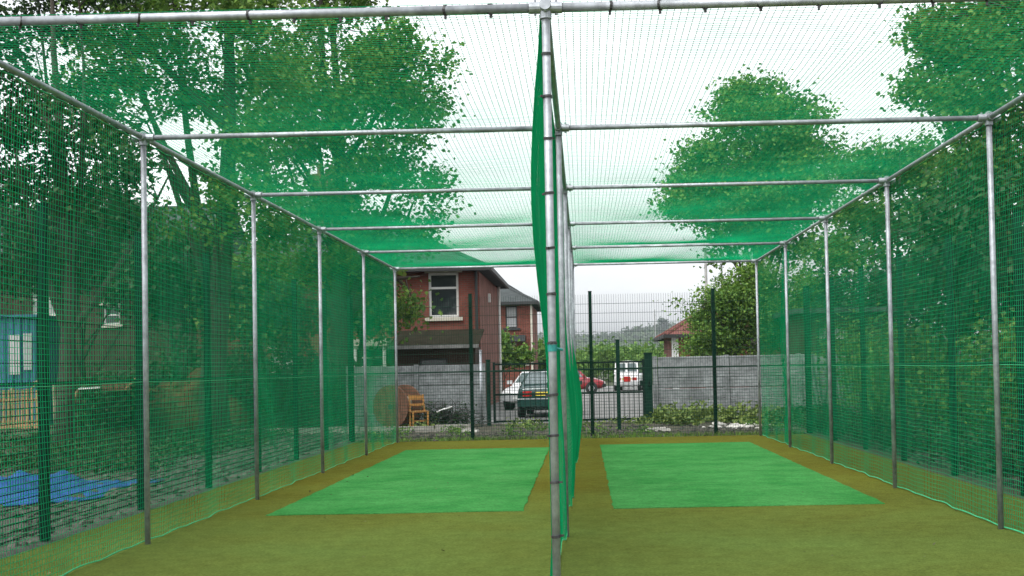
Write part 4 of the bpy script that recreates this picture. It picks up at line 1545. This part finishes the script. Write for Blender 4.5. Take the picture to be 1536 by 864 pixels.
SY = 38.5
sx0, sx1 = at(-110, 500, SY).x, at(54, 500, SY).x
sz = zat(25, 476, SY)
t = thing('blue_shed', 'blue painted metal shed with peeling pale patches at the left edge', 'shed', (sx0, SY, 0))
W = sx1 - sx0
m = MB()
xx = 0
pts = []
while xx < W - .01:
    pts += [(xx, 0), (xx + .09, 0), (xx + .12, .04), (xx + .21, .04), (xx + .24, 0)]
    xx += .24
pts = [p for p in pts if p[0] <= W]
for a, b in zip(pts, pts[1:]):
    if a != b:
        m.add([(a[0], a[1], .05), (b[0], b[1], .05), (b[0], b[1], sz), (a[0], a[1], sz)], [(0, 1, 2, 3)])
m.build('corrugated_front', BLUEP, t)
MB().box(0, W, .08, 2.4, .0, sz - .02).build('walls', BLUEP, t)
MB().box(-.08, W + .08, -.1, 2.5, sz, sz + .08).build('roof', BLUEP, t)
for px0, px1, py0, py1 in ((14, 30, 562, 502), (36, 48, 555, 500)):
    a, b = at(px0, py0, SY), at(px1, py1, SY)
    MB().box(a.x - sx0, b.x - sx0, -.03, -.004, a.z, b.z).build('door_panel', CURT, t)

# timber leaning and lying on the heap behind the tarpaulin
HX, HY = at(160, 600, 34).x, 34.
mo = MB()
V, F = [], []
nn = 40
rm2 = np.random.default_rng(4)
for j in range(nn):
    for i in range(nn):
        u, v = i / (nn - 1) * 2 - 1, j / (nn - 1) * 2 - 1
        q_ = max(0, 1 - u * u) * max(0, 1 - v * v)
        V.append((-11.2 + u * 2.0, 35.2 + v * 1.5, 1.42 * q_ ** .7 * (1 + .12 * math.sin(u * 9) + .1 * math.cos(u * 5 + v * 6)) + rm2.normal(0, .03) * q_ - .02))
F = [(j * nn + i, j * nn + i + 1, (j + 1) * nn + i + 1, (j + 1) * nn + i) for j in range(nn - 1) for i in range(nn - 1)]
o = np_mesh('earth_mound', V, F, mat('brown_earth', (.042, .026, .014), .95, var=.45, scale=2.5, bump=1., bscale=9, spec=.05, c2=(.07, .042, .02)), None, True)
tag(o, kind='structure')
TIM = [((117, 585), (95, 646), 33.0, .07, WOOD, 'pale timber strut leaning steeply on the dark hedge'),
       ((82, 577), (85, 651), 33.3, .09, WOODG, 'upright weathered timber stake right of the slatted fence'),
       ((118, 583), (150, 581), 33.0, .06, WHITE, 'whitish board lying on top of the dark hedge'),
       ((188, 584), (206, 566), 33.2, .06, WOOD, 'pale plank slanting up beside the first left cage post'),
       ((40, 578), (60, 570), 35.5, .05, WOODG, 'upper slanting batten above the slatted fence'),
       ((60, 570), (46, 585), 35.4, .05, WOOD, 'lower slanting batten above the slatted fence end')]
for a, b, Y, w_, m_, lb in TIM:
    Y -= 1.3
    w_ *= 1.5
    pa, pb = at(*a, Y), at(*b, Y)
    m = MB().bar(pa, pb, w_, w_ * .5).bar(pa.lerp(pb, .1) + Vector((0, .02, 0)), pa.lerp(pb, .2) + Vector((0, .02, 0)), w_ * 1.15, w_ * .6)
    tag(m.build('timber', m_), lb, 'timber')
t = thing('pallet', 'brown slatted pallet tilted on the mound left of the first cage post', 'pallet', at(172, 580, 32.2), R(4))
for k in range(5):
    MB().box(-.32 + k * .15, -.20 + k * .15, -.01, .01, -.10, .10).build('slat', WOODB, t)
for z in (-.08, .08):
    MB().box(-.33, .43, .012, .05, z - .02, z + .02).build('rail', WOODB, t)

# ------------------------------------------------------------------ damp air
hz = MB().box(-1450, 1650, -70, 2450, -2, 90).build('haze', DKTRIM)
m = bpy.data.materials.new('damp_air')
m.use_nodes = True
m.node_tree.nodes.clear()
mo_ = m.node_tree.nodes.new('ShaderNodeOutputMaterial')
pv = m.node_tree.nodes.new('ShaderNodeVolumePrincipled')
pv.inputs['Color'].default_value = (.86, .92, .98, 1)
pv.inputs['Density'].default_value = .00016
m.node_tree.links.new(pv.outputs[0], mo_.inputs['Volume'])
hz.data.materials.clear()
hz.data.materials.append(m)
tag(hz, 'thin pale haze in the air', 'haze', kind='stuff')

# bits of leaf and grit blown onto the turf
rl = np.random.default_rng(70)
nl = 70
P = np.stack([rl.uniform(-4.6, 4.4, nl), 5.5 + 20 * rl.random(nl) ** 1.3, np.full(nl, .018)], 1)
V, F = leaves(P, 1, .004, .035, rl, up=1.5)
V[:, 2] = np.maximum(V[:, 2], .0125)
tag(np_mesh('leaf_litter', V, F, mat('dry_leaf', (.07, .07, .025), .9, island=.4)), 'few dry leaf scraps blown across the turf', 'leaf litter', kind='stuff')
